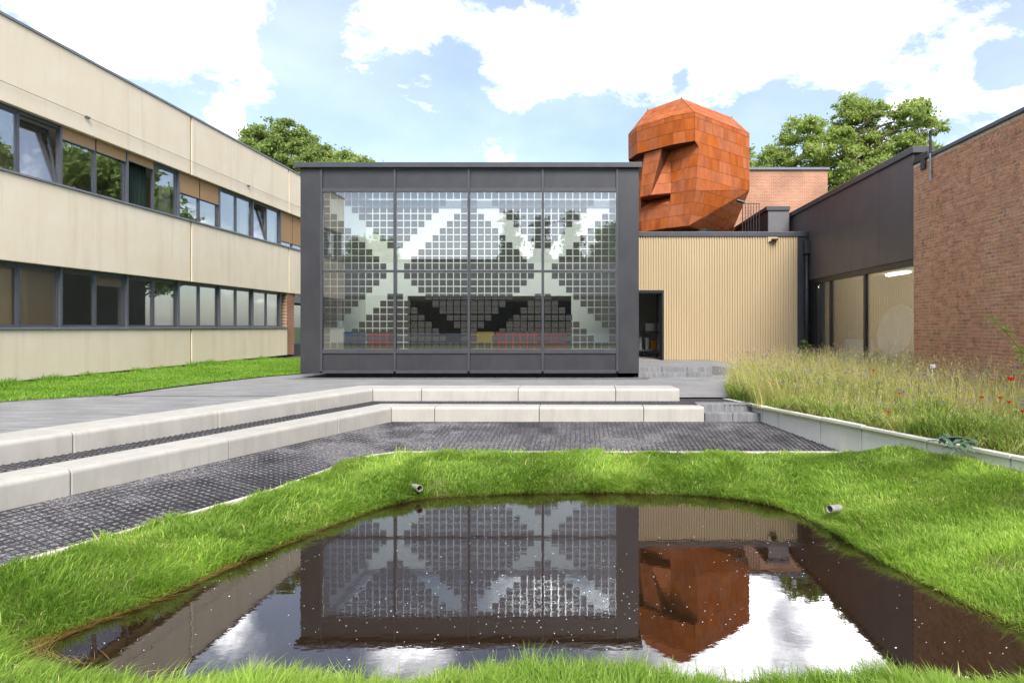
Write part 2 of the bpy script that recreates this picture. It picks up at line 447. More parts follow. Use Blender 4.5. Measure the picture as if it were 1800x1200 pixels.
def rust_mat(name, dark, mid, light, rnd=.055):
    """weathering steel: rust clouds, vertical run marks, tone changing from sheet to sheet"""
    m, nt, out = new_mat(name)
    N, L = nt.nodes.new, nt.links.new
    b = N('ShaderNodeBsdfPrincipled'); b.inputs['Roughness'].default_value = .72; b.inputs['Specular IOR Level'].default_value = .3; L(b.outputs[0], out.inputs[0])
    tc = N('ShaderNodeTexCoord'); oi = N('ShaderNodeObjectInfo')
    cb = N('ShaderNodeCombineXYZ')
    for k in range(3): L(oi.outputs['Random'], cb.inputs[k])
    ad = N('ShaderNodeVectorMath'); ad.operation = 'MULTIPLY_ADD'; L(cb.outputs[0], ad.inputs[0]); ad.inputs[1].default_value = (41, 13, 29); L(tc.outputs['Object'], ad.inputs[2])
    def noise(sc, st, det):
        mp = N('ShaderNodeMapping'); mp.inputs['Scale'].default_value = st; L(ad.outputs[0], mp.inputs[0])
        n = N('ShaderNodeTexNoise'); n.inputs['Scale'].default_value = sc; n.inputs['Detail'].default_value = det; n.inputs['Roughness'].default_value = .65; L(mp.outputs[0], n.inputs['Vector']); return n.outputs['Fac']
    cr = N('ShaderNodeValToRGB'); L(noise(1.6, (1.6, 1.6, .45), 7), cr.inputs[0])
    e = cr.color_ramp.elements; e[0].position = .3; e[0].color = (*dark, 1); e[1].position = .7; e[1].color = (*light, 1)
    k = cr.color_ramp.elements.new(.48); k.color = (*mid, 1)
    st = N('ShaderNodeMapRange'); L(noise(3.2, (3.5, 3.5, .18), 3), st.inputs['Value']); st.inputs['From Min'].default_value = .55; st.inputs['From Max'].default_value = .75; st.inputs['To Max'].default_value = .45
    mx = N('ShaderNodeMix'); mx.data_type = 'RGBA'; L(st.outputs['Result'], mx.inputs['Factor']); L(cr.outputs[0], mx.inputs['A']); mx.inputs['B'].default_value = (dark[0] * .75, dark[1] * .8, dark[2], 1)
    hs = N('ShaderNodeHueSaturation'); L(mx.outputs['Result'], hs.inputs['Color'])
    mr = N('ShaderNodeMapRange'); L(oi.outputs['Random'], mr.inputs['Value']); mr.inputs['To Min'].default_value = 1 - rnd; mr.inputs['To Max'].default_value = 1 + rnd; L(mr.outputs['Result'], hs.inputs['Value'])
    fr = N('ShaderNodeMath'); fr.operation = 'FRACT'; m7 = N('ShaderNodeMath'); m7.operation = 'MULTIPLY'; L(oi.outputs['Random'], m7.inputs[0]); m7.inputs[1].default_value = 7.31; L(m7.outputs[0], fr.inputs[0])
    ms = N('ShaderNodeMapRange'); L(fr.outputs[0], ms.inputs['Value']); ms.inputs['To Min'].default_value = .93; ms.inputs['To Max'].default_value = 1.04; L(ms.outputs['Result'], hs.inputs['Saturation'])
    L(hs.outputs[0], b.inputs['Base Color'])
    bp = N('ShaderNodeBump'); bp.inputs['Strength'].default_value = .12; bp.inputs['Distance'].default_value = .01; L(noise(45, (1, 1, 1), 3), bp.inputs['Height']); L(bp.outputs[0], b.inputs['Normal'])
    return m
M['rust'] = rust_mat('weathering_steel', (.25, .062, .014), (.385, .095, .018), (.48, .14, .034))
M['rust_back'] = mat('rust_joint', (.09, .03, .012), (.12, .04, .015), rough=.9, scale=4)

M['brick'] = mat('red_brick', (.58, .25, .138), (.68, .345, .2), rough=.88, scale=14, detail=6, bump=.35, bump_scale=70, spec=.2, rnd=.15, c3=(.20, .085, .07), c3_scale=5, c3_amount=.6)
M['mortar'] = mat('pale_mortar', (.6, .51, .37), (.68, .59, .45), rough=.95, scale=12, bump=.3, bump_scale=60, c3=(.3, .23, .14), c3_scale=1.5, c3_amount=.6)
M['brick_far'] = brick_mat('red_brick_far', (.40, .17, .10), (.46, .22, .13), (.5, .42, .32), 'XZ')
M['brick_side'] = brick_mat('red_brick_side', (.30, .11, .065), (.38, .15, .09), (.45, .37, .26), 'YZ')

def gravel_mat():
    m, nt, out = new_mat('grey_gravel')
    N, L = nt.nodes.new, nt.links.new
    b = N('ShaderNodeBsdfPrincipled'); b.inputs['Roughness'].default_value = .9; b.inputs['Specular IOR Level'].default_value = .2; L(b.outputs[0], out.inputs[0])
    tc = N('ShaderNodeTexCoord')
    v = N('ShaderNodeTexVoronoi'); v.inputs['Scale'].default_value = 62; L(tc.outputs['Object'], v.inputs['Vector'])
    cr = N('ShaderNodeValToRGB'); sp = N('ShaderNodeSeparateColor'); L(v.outputs['Color'], sp.inputs[0]); L(sp.outputs[0], cr.inputs[0])
    e = cr.color_ramp.elements; e[0].position = 0; e[0].color = (.05, .048, .054, 1); e[1].position = 1; e[1].color = (.31, .295, .29, 1)
    k = cr.color_ramp.elements.new(.55); k.color = (.145, .138, .145, 1)
    L(cr.outputs[0], b.inputs['Base Color'])
    bp = N('ShaderNodeBump'); bp.inputs['Strength'].default_value = .9; bp.inputs['Distance'].default_value = .012; bp.invert = True
    L(v.outputs['Distance'], bp.inputs['Height']); L(bp.outputs[0], b.inputs['Normal'])
    return m
M['gravel'] = gravel_mat()

def paver_mat():
    """long thin concrete paving planks, laid across, each in its own grey"""
    m, nt, out = new_mat('grey_paving_planks')
    N, L = nt.nodes.new, nt.links.new
    b = N('ShaderNodeBsdfPrincipled'); b.inputs['Roughness'].default_value = .8; b.inputs['Specular IOR Level'].default_value = .3; L(b.outputs[0], out.inputs[0])
    tc = N('ShaderNodeTexCoord')
    br = N('ShaderNodeTexBrick'); L(tc.outputs['Object'], br.inputs['Vector'])
    br.inputs['Scale'].default_value = 1; br.inputs['Brick Width'].default_value = .6; br.inputs['Row Height'].default_value = .1; br.inputs['Mortar Size'].default_value = .004; br.offset = .37
    br.inputs['Color1'].default_value = (.215, .215, .217, 1); br.inputs['Color2'].default_value = (.295, .295, .292, 1); br.inputs['Mortar'].default_value = (.15, .15, .152, 1)
    mp = N('ShaderNodeMapping'); mp.inputs['Scale'].default_value = (.5, 3, 1); L(tc.outputs['Object'], mp.inputs[0])
    n = N('ShaderNodeTexNoise'); n.inputs['Scale'].default_value = 2.2; n.inputs['Detail'].default_value = 7; L(mp.outputs[0], n.inputs['Vector'])
    mr = N('ShaderNodeMapRange'); L(n.outputs['Fac'], mr.inputs['Value']); mr.inputs['From Min'].default_value = .3; mr.inputs['From Max'].default_value = .7; mr.inputs['To Min'].default_value = .78; mr.inputs['To Max'].default_value = 1.12
    mu = N('ShaderNodeMix'); mu.data_type = 'RGBA'; mu.blend_type = 'MULTIPLY'; mu.inputs['Factor'].default_value = 1
    L(br.outputs['Color'], mu.inputs['A']); L(mr.outputs['Result'], mu.inputs['B']); L(mu.outputs['Result'], b.inputs['Base Color'])
    bp = N('ShaderNodeBump'); bp.inputs['Strength'].default_value = .15; bp.inputs['Distance'].default_value = .006; bp.invert = True
    L(br.outputs['Fac'], bp.inputs['Height']); L(bp.outputs[0], b.inputs['Normal'])
    return m
M['paving'] = paver_mat()

def water_mat():
    m, nt, out = new_mat('dark_pond_water')
    N, L = nt.nodes.new, nt.links.new
    df = N('ShaderNodeBsdfDiffuse'); df.inputs[0].default_value = (.030, .017, .008, 1)
    tr = N('ShaderNodeBsdfTransparent'); tr.inputs[0].default_value = (.34, .22, .10, 1)
    body = N('ShaderNodeMixShader'); body.inputs[0].default_value = .55; L(tr.outputs[0], body.inputs[1]); L(df.outputs[0], body.inputs[2])
    gl = N('ShaderNodeBsdfGlossy'); gl.inputs['Roughness'].default_value = .012; gl.inputs['Color'].default_value = (.93, .95, 1, 1)
    fr = N('ShaderNodeFresnel'); fr.inputs[0].default_value = 1.33
    mr = N('ShaderNodeMapRange'); L(fr.outputs[0], mr.inputs['Value']); mr.inputs['From Min'].default_value = .02; mr.inputs['From Max'].default_value = .35; mr.inputs['To Min'].default_value = .11; mr.inputs['To Max'].default_value = .42
    ms = N('ShaderNodeMixShader'); L(mr.outputs['Result'], ms.inputs[0]); L(body.outputs[0], ms.inputs[1]); L(gl.outputs[0], ms.inputs[2]); L(ms.outputs[0], out.inputs[0])
    tc = N('ShaderNodeTexCoord')
    mp = N('ShaderNodeMapping'); mp.inputs['Scale'].default_value = (1, 1.6, 1); L(tc.outputs['Object'], mp.inputs[0])
    n = N('ShaderNodeTexNoise'); n.inputs['Scale'].default_value = 7; n.inputs['Detail'].default_value = 3; L(mp.outputs[0], n.inputs['Vector'])
    bp = N('ShaderNodeBump'); bp.inputs['Strength'].default_value = .007; bp.inputs['Distance'].default_value = .05
    L(n.outputs['Fac'], bp.inputs['Height']); L(bp.outputs[0], gl.inputs['Normal']); L(bp.outputs[0], fr.inputs['Normal'])
    return m
M['water'] = water_mat()

def cell_mat():
    """dark silicon cell with pale busbar lines printed across"""
    m, nt, out = new_mat('solar_cell')
    N, L = nt.nodes.new, nt.links.new
    b = N('ShaderNodeBsdfPrincipled'); b.inputs['Roughness'].default_value = .35; L(b.outputs[0], out.inputs[0])
    tc = N('ShaderNodeTexCoord'); sp = N('ShaderNodeSeparateXYZ'); L(tc.outputs['Object'], sp.inputs[0])
    a = N('ShaderNodeMath'); a.operation = 'MULTIPLY_ADD'; L(sp.outputs[2], a.inputs[0]); a.inputs[1].default_value = 5 / .206; a.inputs[2].default_value = .5
    f = N('ShaderNodeMath'); f.operation = 'FRACT'; L(a.outputs[0], f.inputs[0])
    g = N('ShaderNodeMath'); g.operation = 'GREATER_THAN'; L(f.outputs[0], g.inputs[0]); g.inputs[1].default_value = .80
    mx = N('ShaderNodeMix'); mx.data_type = 'RGBA'; L(g.outputs[0], mx.inputs['Factor']); mx.inputs['A'].default_value = (.010, .008, .013, 1); mx.inputs['B'].default_value = (.26, .24, .2, 1)
    L(mx.outputs['Result'], b.inputs['Base Color'])
    return m
M['cell'] = cell_mat()

def emit_mat(name, col, s):
    m, nt, out = new_mat(name); e = nt.nodes.new('ShaderNodeEmission'); e.inputs[0].default_value = (*col, 1); e.inputs[1].default_value = s; nt.links.new(e.outputs[0], out.inputs[0]); return m
M['lamp'] = emit_mat('lit_ceiling_lamp', (1, .93, .8), 6.0)

# ------------------------------------------------------------------ layout of the courtyard (metres; z = 0 is the terrace)
ZG, ZW, ZS = -.326, -.78, -.03          # gravel level, pond level, strip between the two seat rows
LOW_C, UP_C = (-3.63, 12.03), (-4.27, 12.88)     # corners of the two seat rows
LDIR = Vector((-2.1, -5.85)).normalized()       # direction of the left seat rows, towards the viewer
LN = Vector((-5.85, 2.1)).normalized()           # away from the pond
MIT = Vector((((1 - LN.y) / LN.x), 1.0))        # mitre at the corner
def wallx(y): return 3.48 + .347 * (12.03 - y)   # right retaining wall, pond side
ZE = -.50                                        # the gravel floor slopes down to here at its edging
EDGE = [(-6.5, 1.4), (-4.81, 5.19), (-3.75, 7.64), (-3.32, 9.6), (-2.9, 9.95), (3.0, 9.95), (wallx(9.95) + .1, 9.95)]   # gravel edging
POND = smooth_closed([(-3.95, 4.3), (-3.55, 5.25), (-3.2, 6.4), (-2.4, 8.05), (-1.3, 8.5), (0.6, 8.6), (2.05, 8.3), (2.7, 7.5), (2.95, 6.1), (3.2, 5.1), (3.35, 4.35), (2.9, 3.95), (0, 4.0), (-2.6, 3.98)], 8)

def sheet(name, poly, z, m, label=None, cat=None, kind='structure', thick=0.0):
    tri = tessellate_polygon([[Vector((*p, 0)) for p in poly]])
    me = bpy.data.meshes.new(name)
    me.from_pydata([(p[0], p[1], z) for p in poly], [], [tuple(t) for t in tri])
    bm = bmesh.new(); bm.from_mesh(me); bmesh.ops.recalc_face_normals(bm, faces=bm.faces)
    if bm.faces and sum(f.normal.z * f.calc_area() for f in bm.faces) < 0: bmesh.ops.reverse_faces(bm, faces=bm.faces)
    bm.to_mesh(me); bm.free()
    return tag(link(name, me, m), label, cat, None, kind)

def build_ground():
    hole = [(-4.5, 13.05), (3.0, 13.05), (6.3, 4.0), (6.6, -3), (-10.6, -3), (-9.0, 0.4)]
    outer = [(-1500, -1500), (1500, -1500), (1500, 1500), (-1500, 1500)]
    tri = tessellate_polygon([[Vector((*p, 0)) for p in outer], [Vector((*p, 0)) for p in hole]])
    pts = outer + hole
    me = bpy.data.meshes.new('ground')
    me.from_pydata([(p[0], p[1], -.06) for p in pts], [], [tuple(t) for t in tri])
    bm = bmesh.new(); bm.from_mesh(me)
    for f in bm.faces:
        if f.normal.z < 0: f.normal_flip()
    bm.to_mesh(me); bm.free()
    tag(link('ground', me, M['lawn_soil']), 'flat green ground spreading round the courtyard', 'ground', None, 'structure')
    # terrace of paving planks
    up_far = Vector(UP_C) + LDIR * 12
    terr = [tuple(Vector(UP_C) + LN * .3 + Vector((0, .35))), (UP_C[0] - .1 + .3, 13.3), (3.12, 13.3), (3.6, 13.5), (4.3, 15.2), (5.5, 18.2), (7.4, 19.6), (8.3, 20.2), (8.3, 22.85), (-8.0, 22.85), (-8.7, 20.0), (-9.4, 18.7), (-10.0, 15.6), (-10.12, 13.6), (-11.5, 12.4), (-13.6, 6.0), (-14.2, 1.0), tuple(up_far + LN * .3)]
    sheet('terrace_paving', terr, 0.0, M['paving'], 'light grey paved terrace of thin planks before the dark glass building', 'terrace')
    # slot drain across the paving and the dark kerb stones along the left lawn
    tag(box('drain_slot', M['black_metal'], None, -10.05, -6.6, 13.53, 13.57, -.03, .004), 'thin dark slot drain running across the grey terrace', 'drain', None, 'structure')
    kerb = [(-13.4, 6.9), (-11.5, 12.4), (-10.12, 13.6)]
    k = empty('lawn_kerb', (-11.5, 12.4, 0), 'dark worn kerb stones between left lawn and terrace', 'kerb')
    for a, b in zip(kerb, kerb[1:]):
        a, b = Vector(a), Vector(b); n = max(1, int((b - a).length / 1.0)); d = (b - a).normalized(); nn = Vector((-d.y, d.x))
        for i in range(n):
            p = a + (b - a) * (i / n) + d * .005; q = a + (b - a) * ((i + 1) / n) - d * .005
            MB().prism([(*p, -.05), (*q, -.05), (*(q + nn * .1), -.05), (*(p + nn * .1), -.05)], (0, 0, .055 + random.uniform(0, .012))).build('kerb_stone', M['edging_dark'], k)
    # loose gravel against the foot of the glass building
    sheet('gravel_bed', [(-8.5, 17.9), (1.9, 17.75), (2.1, 18.5), (-7.4, 18.9), (-7.9, 18.9)], .004, M['gravel'], 'narrow grey gravel bed at the foot of the dark glass building', 'gravel')

def build_gravel():
    lf = lambda t: Vector(LOW_C) + LDIR * t + LN * .05
    # two bilinear patches: along the left seats and before the front seats
    corner_in = Vector((-3.08, 9.86)); far_l = lf(0); end_l = lf(11.4); end_e = Vector((-6.65, 1.2))
    quads = [(end_l, end_e, corner_in, far_l, 160, 40), (far_l, corner_in, Vector((wallx(9.9) + .05, 9.9)), Vector((wallx(12.08) + .05, 12.08)), 110, 60)]
    edge_curve = EDGE
    V, F = [], []
    for (a, b, c, d, nu, nv), along in zip(quads, ([Vector((-4.81, 5.19)), Vector((-3.75, 7.64)), Vector((-3.32, 9.6))], [])):
        n0 = len(V)
        u = np.linspace(0, 1, nu + 1)[:, None]; v = np.linspace(0, 1, nv + 1)[None, :]
        line = [b, *along, c]; cum = [0.0]
        for p, q in zip(line, line[1:]): cum.append(cum[-1] + (q - p).length)
        cum = np.array(cum) / cum[-1]
        ex = np.interp(u, cum, [p.x for p in line]); ey = np.interp(u, cum, [p.y for p in line])
        X = (a.x * (1 - u) + d.x * u) * (1 - v) + ex * v
        Y = (a.y * (1 - u) + d.y * u) * (1 - v) + ey * v
        Z = floor_z(X, Y) + gravel_h(X, Y)
        V += np.stack([X, Y, Z], -1).reshape(-1, 3).tolist()
        for i in range(nu):
            for j in range(nv):
                q = n0 + i * (nv + 1) + j
                F.append((q, q + 1, q + nv + 2, q + nv + 1))
    me = bpy.data.meshes.new('gravel_floor'); me.from_pydata(V, [], F)
    bm = bmesh.new(); bm.from_mesh(me)
    for f in bm.faces:
        if f.normal.z < 0: f.normal_flip()
    bm.to_mesh(me); bm.free()
    g = tag(link('gravel_floor', me, M['gravel'], smooth=True), 'pale grey gravel floor below the white seat blocks', 'gravel', None, 'structure')
    # rubber lattice mats holding the gravel
    mb = MB()
    def bars(poly, d, pitch, z, off0=0.0, w=.0065, slope=False):
        d = Vector(d).normalized(); n = Vector((-d.y, d.x)); P = [Vector(p) for p in poly]
        lo = min(p.dot(n) for p in P); hi = max(p.dot(n) for p in P)
        k = math.ceil((lo - off0) / pitch)
        while k * pitch + off0 < hi:
            s = k * pitch + off0; ts = []
            for p, q in zip(P, P[1:] + P[:1]):
                a, b = p.dot(n) - s, q.dot(n) - s
                if (a < 0) != (b < 0):
                    ts.append((p + (q - p) * (a / (a - b))).dot(d))
            ts.sort()
            for t0, t1 in zip(ts[::2], ts[1::2]):
                c0, c1 = d * t0 + n * s, d * t1 + n * s
                ww = w * (1.5 if k % 6 == 0 else 1)
                ns = max(1, int((c1 - c0).length / .7)) if slope else 1
                for q in range(ns):
                    e0, e1 = c0.lerp(c1, q / ns), c0.lerp(c1, (q + 1) / ns)
                    z0, z1 = (z + float(floor_z(e.x, e.y)) if slope else z for e in (e0, e1))
                    quad = [(*(e0 - n * ww), z0), (*(e1 - n * ww), z1), (*(e1 + n * ww), z1), (*(e0 + n * ww), z0)]
                    mb.prism([(p[0], p[1], p[2] - .03) for p in quad], (0, 0, .03))
            k += 1
    pl = [end_l, end_e, Vector((-4.83, 5.19)), Vector((-3.77, 7.62)), Vector((-3.34, 9.55)), corner_in, far_l]
    pf = [far_l, corner_in, Vector((wallx(9.9), 9.9)), Vector((wallx(12.05), 12.05))]
    bars(pl, LDIR, .084, .003, slope=True); bars(pl, LN, .084, .0045, slope=True)
    bars(pf, (1, 0), .084, .003, slope=True); bars(pf, (0, 1), .084, .0045, slope=True)
    o = mb.build('grid_mat', M['grid'], g); tag(o, 'black rubber lattice filled with gravel', None, None, 'stuff')
    # strip between the two seat rows
    lowb = Vector(LOW_C) + MIT * .5; upf = Vector(UP_C) + MIT * .1
    poly = [lowb, Vector((3.38, lowb.y - .25)), Vector((3.0, 13.4)), Vector((2.0, 13.4)), Vector((2.0, upf.y)), upf, upf + LDIR * 11.3, lowb + LDIR * 11.5]
    s = sheet('gravel_strip', [tuple(p) for p in poly], ZS - .005, M['gravel'], 'dark gravel strip between the two rows of white seat blocks', 'gravel')
    mb = MB()
    a = [lowb, upf, upf + LDIR * 11.3, lowb + LDIR * 11.5]; b = [lowb, Vector((3.38, lowb.y - .25)), Vector((3.0, 13.35)), Vector((2.05, 13.35)), Vector((2.05, upf.y)), upf]
    bars(a, LDIR, .084, ZS + .002); bars(a, LN, .084, ZS + .003); bars(b, (1, 0), .084, ZS + .002); bars(b, (0, 1), .084, ZS + .003)
    tag(mb.build('grid_mat', M['grid'], s), 'black rubber lattice filled with gravel', None, None, 'stuff')
    # pale edging strip
    e = empty('gravel_edging', (*EDGE[4], ZG), 'thin pale edging strip between gravel floor and pond grass', 'edging')
    for a, b in zip(EDGE, EDGE[1:]):
        a, b = Vector(a), Vector(b); n = max(1, round((b - a).length / 1.0)); d = (b - a).normalized(); nn = Vector((-d.y, d.x))
        for i in range(n):
            p = a + (b - a) * (i / n) + d * .003; q = a + (b - a) * ((i + 1) / n) - d * .003
            MB().prism([(*(p - nn * .045), ZE - .18), (*(q - nn * .045), ZE - .18), (*(q + nn * .03), ZE - .18), (*(p + nn * .03), ZE - .18)], (0, 0, .197)).build('edging_stone', M['edging'], e)

def floor_z(x, y):
    """level of the gravel floor: falls from the foot of the seats towards the pond"""
    x = np.asarray(x, float); y = np.asarray(y, float)
    df = 12.03 - y                                                     # distance from the front seats
    dl = -((x - LOW_C[0]) * LN.x + (y - LOW_C[1]) * LN.y)               # distance from the left seats
    d = np.minimum(df, dl)
    return ZG + (ZE - ZG) * np.clip(np.minimum(df / 2.05, dl / 1.2), 0, 1)

def gravel_h(x, y):
    return (vnoise(x, y, 1.1, 3) * .6 + vnoise(x, y, 3.7, 4) * .4 - .56) * .04

def build_seats():
    def profile(h, d, r=.055):
        pts = [(0, 0)]
        for k in range(6):
            t = k / 5 * math.pi / 2
            pts.append((r - r * math.cos(t), h - r + r * math.sin(t)))
        for k in range(4):
            t = k / 3 * math.pi / 2
            pts.append((d - .02 + .02 * math.sin(t), h - .02 + .02 * math.cos(t)))
        pts.append((d, 0))
        return pts
    def block(name, a, av, b, bv, z0, h, d, label, cat, group):
        """a, b: ends of the front foot line; av, bv: offset directions across the block there"""
        pr = profile(h, d); n = len(pr)
        jx = random.uniform(-.004, .004)
        ends = []
        for p, v in ((a, av), (b, bv)):
            ends.append([(p.x + v.x * (s + jx), p.y + v.y * (s + jx), z0 + z) for s, z in pr])
        vs = ends[0] + ends[1]
        fs = [tuple(range(n)), tuple(range(2 * n - 1, n - 1, -1))] + [(i, i + n, (i + 1) % n + n, (i + 1) % n) for i in range(n)]
        mb = MB(); mb.add(vs, fs)
        o = mb.build(name, M['white_concrete'])
        bm = bmesh.new(); bm.from_mesh(o.data)
        ed = [e for e in bm.edges if any(len(f.verts) > 4 for f in e.link_faces) and max(v.co.z for v in e.verts) > z0 + .05]
        bmesh.ops.bevel(bm, geom=ed, offset=.008, segments=2, affect='EDGES', profile=.5)
        bm.to_mesh(o.data); bm.free()
        return tag(o, label, cat, group)
    g = 'white concrete seat blocks on two levels'
    fn = Vector((0, 1)); gap = .006
    def front(xs, y, z0, h, d, labels):
        for i, (x0, x1) in enumerate(zip(xs, xs[1:])):
            a, b = Vector((x0 + gap, y)), Vector((x1 - gap, y))
            block('seat_block', a, MIT if i == 0 else fn, b, Vector((-.12, 1)) if i == len(xs) - 2 else fn, z0, h, d, labels[i], 'seat block', g)
    front([-4.27, -3.27, -1.28, .73, 2.05], 12.88, ZS - .02, .275, .72,
          ['short white seat block at the corner of the upper row', 'long white seat block below the left half of the glass facade, upper row', 'long white seat block below the right half of the glass facade, upper row', 'white seat block at the right end of the upper row'])
    front([-3.63, -2.8, -.79, 1.22, 2.39], 12.03, ZG - .05, .335, .66,
          ['short white seat block at the corner of the lower row', 'long white seat block left of centre in the lower row', 'long white seat block right of centre in the lower row', 'white seat block beside the grey steps, end of the lower row'])
    def left(c, ts, z0, h, d, labels):
        for i, (t0, t1) in enumerate(zip(ts, ts[1:])):
            a, b = Vector(c) + LDIR * (t0 + gap), Vector(c) + LDIR * (t1 - gap)
            block('seat_block', a, MIT if i == 0 else LN, b, LN, z0, h, d, labels[i], 'seat block', g)
    left(UP_C, [0, 1.6, 3.6, 5.6, 7.6, 9.6], ZS - .02, .275, .72,
         ['short slanting white block next to the corner, upper left row', 'second slanting white block from the corner, upper left row', 'third slanting white block from the corner, upper left row', 'white block cut by the left picture edge, upper row', 'white block beyond the left picture edge, upper row'])
    left(LOW_C, [0, 1.46, 3.61, 5.58, 7.6, 9.6], ZG - .05, .335, .66,
         ['short slanting white block next to the corner, lower left row', 'second slanting white block from the corner, lower left row', 'third slanting white block from the corner, lower left row', 'white block cut by the left picture edge, lower row', 'white block beyond the left picture edge, lower row'])
    # two grey steps right of the seats
    st = empty('garden_steps', (2.9, 12.03, ZG), 'two grey concrete steps between white seats and the flower bed', 'steps')
    def step(y0, y1, x0, x1, z0, z1, n, parent):
        for i in range(n):
            p, q = x0 + (x1 - x0) * i / n, x0 + (x1 - x0) * (i + 1) / n
            box('step_block', M['step_concrete'], parent, p + .002, q - .002, y0, y1, z0, z1, bevel=.012)
    step(12.03, 12.36, 2.4, wallx(12.03) - .02, ZG - .05, -.162, 2, st)
    step(12.3, 12.65, 2.3, wallx(12.3) - .02, ZG - .05, -.02, 2, st)
    # retaining wall slabs on the right
    rw = empty('retaining_wall', (wallx(9), 9, ZG), 'low pale concrete retaining wall holding the wildflower bed', 'wall')
    ys = [13.35, 12.0, 11.54, 10.48, 9.61, 8.5, 7.4, 6.3, 5.2, 4.1]
    for y0, y1 in zip(ys, ys[1:]):
        a, b = Vector((wallx(y0 - .008), y0 - .008)), Vector((wallx(y1 + .008), y1 + .008))
        w = Vector((.11, .04)); zt = -.02 + random.uniform(-.008, .008)
        MB().prism([(*a, -.75), (*b, -.75), (*(b + w), -.75), (*(a + w), -.75)], (0, 0, zt + .75)).build('wall_slab', M['wall_concrete'], rw, bevel=.004)
    # steps and ramp beside the glass building
    es = empty('entrance_steps', (2.8, 18.55, 0), 'two low grey steps leading to the open doorway', 'steps')
    step(18.55, 19.0, 1.72, 3.9, -.02, .141, 3, es)
    step(18.95, 19.4, 1.72, 4.0, -.02, .282, 3, es)
    MB().prism([(1.72, 19.402, -.02), (4.2, 19.402, -.02), (4.75, 22.84, -.02), (1.72, 22.84, -.02)], (0, 0, .3)).build('platform', M['paving'], es)
    MB().add([(4.2, 19.402, .28), (4.75, 22.84, .28), (6.6, 22.84, .0), (6.0, 19.402, .0), (4.2, 19.402, -.02), (4.75, 22.84, -.02), (6.6, 22.84, -.02), (6.0, 19.402, -.02)],
             [(0, 1, 2, 3), (0, 3, 7, 4), (1, 5, 6, 2), (2, 6, 7, 3), (0, 4, 5, 1)]).build('ramp', M['paving'], es)

# ------------------------------------------------------------------ pond and its banks
def terr_h(x, y):
    d = poly_dist(x, y, POND)
    right = sstep(2.3, 3.4, x) * sstep(3.6, 5.0, y) * (1 - sstep(8.6, 9.9, y))
    near = 1 - sstep(3.6, 4.6, y)
    wd = (3.48 + .347 * (12.03 - y)) - x          # distance from the retaining wall
    target = -.525 * (1 - right) + (-.20 - .26 * sstep(.1, 1.5, wd)) * right
    target = target * (1 - near) + (-.57) * near
    w = .8 * (1 - right) + 1.5 * right
    w = w * (1 - near) + .8 * near
    t = np.clip(d / w, 0, 1)
    rise = (1 - (1 - t) ** 1.7)
    z = ZW - .03 + (target - ZW + .03) * rise
    z = np.where(d < 0, ZW - .03 - .55 * sstep(0, .7, -d), z)
    z = z + np.where(d > .1, (vnoise(x, y, 2.2, 5) - .5) * .05 + (vnoise(x, y, 6, 6) - .5) * .02, 0) * np.clip(d * 2, 0, 1)
    out = ~in_grass(x, y)
    return np.where(out, np.minimum(z, -.62), z)

GR = [(-6.42, 1.4), (-4.75, 5.19), (-3.7, 7.64), (-3.28, 9.58), (-2.88, 9.91), (wallx(9.91), 9.91), (wallx(1.0), 1.0), (5.6, -2), (-6, -2)]
def in_grass(x, y): return in_poly(x, y, GR)

def build_bank():
    xs = np.arange(-7.5, 6.8, .09); ys = np.arange(-2.4, 10.2, .09)
    X, Y = np.meshgrid(xs, ys, indexing='ij'); Z = terr_h(X, Y)
    nx, ny = X.shape
    V = np.stack([X, Y, Z], -1).reshape(-1, 3)
    i = np.arange(nx - 1)[:, None] * ny + np.arange(ny - 1)[None, :]
    i = i.ravel()
    T = np.concatenate([np.stack([i, i + ny, i + ny + 1], 1), np.stack([i, i + ny + 1, i + 1], 1)])
    me = fast_mesh('pond_bank', V, T)
    tag(link('pond_bank', me, M['soil'], smooth=True), 'earth bank round the pond under the grass', 'bank', None, 'structure')
    big = [(p[0] * 1.06, 6.4 + (p[1] - 6.4) * 1.06) for p in POND]
    sheet('pond_water', big, ZW, M['water'], 'dark still pond mirroring the buildings and sky', 'water')

def blades(px, py, pz, h, w, lean, ang, droop, tint, name, m, label, cat, parent=None, kind='stuff'):
    """ribbons of two quads and a tip: foot point, height, width, lean distance and direction"""
    n = len(px)
    a2 = ang + RNG.normal(0, .9, n)
    wx, wy = -np.sin(a2) * w, np.cos(a2) * w
    dx, dy = np.cos(ang) * lean, np.sin(ang) * lean
    V = np.empty((n, 5, 3))
    V[:, 0] = np.stack([px - wx, py - wy, pz - .01], 1); V[:, 1] = np.stack([px + wx, py + wy, pz - .01], 1)
    mx, my, mz = px + dx * .35, py + dy * .35, pz + h * .6
    V[:, 2] = np.stack([mx - wx * .8, my - wy * .8, mz], 1); V[:, 3] = np.stack([mx + wx * .8, my + wy * .8, mz], 1)
    V[:, 4] = np.stack([px + dx, py + dy, pz + h * (1 - droop)], 1)
    k = np.arange(n)[:, None] * 5
    T = np.concatenate([k + np.array([[0, 1, 3]]), k + np.array([[0, 3, 2]]), k + np.array([[2, 3, 4]])], 0)
    me = fast_mesh(name, V.reshape(-1, 3), T, np.repeat(tint, 5))
    return tag(link(name, me, m, parent), label, cat, None, kind)

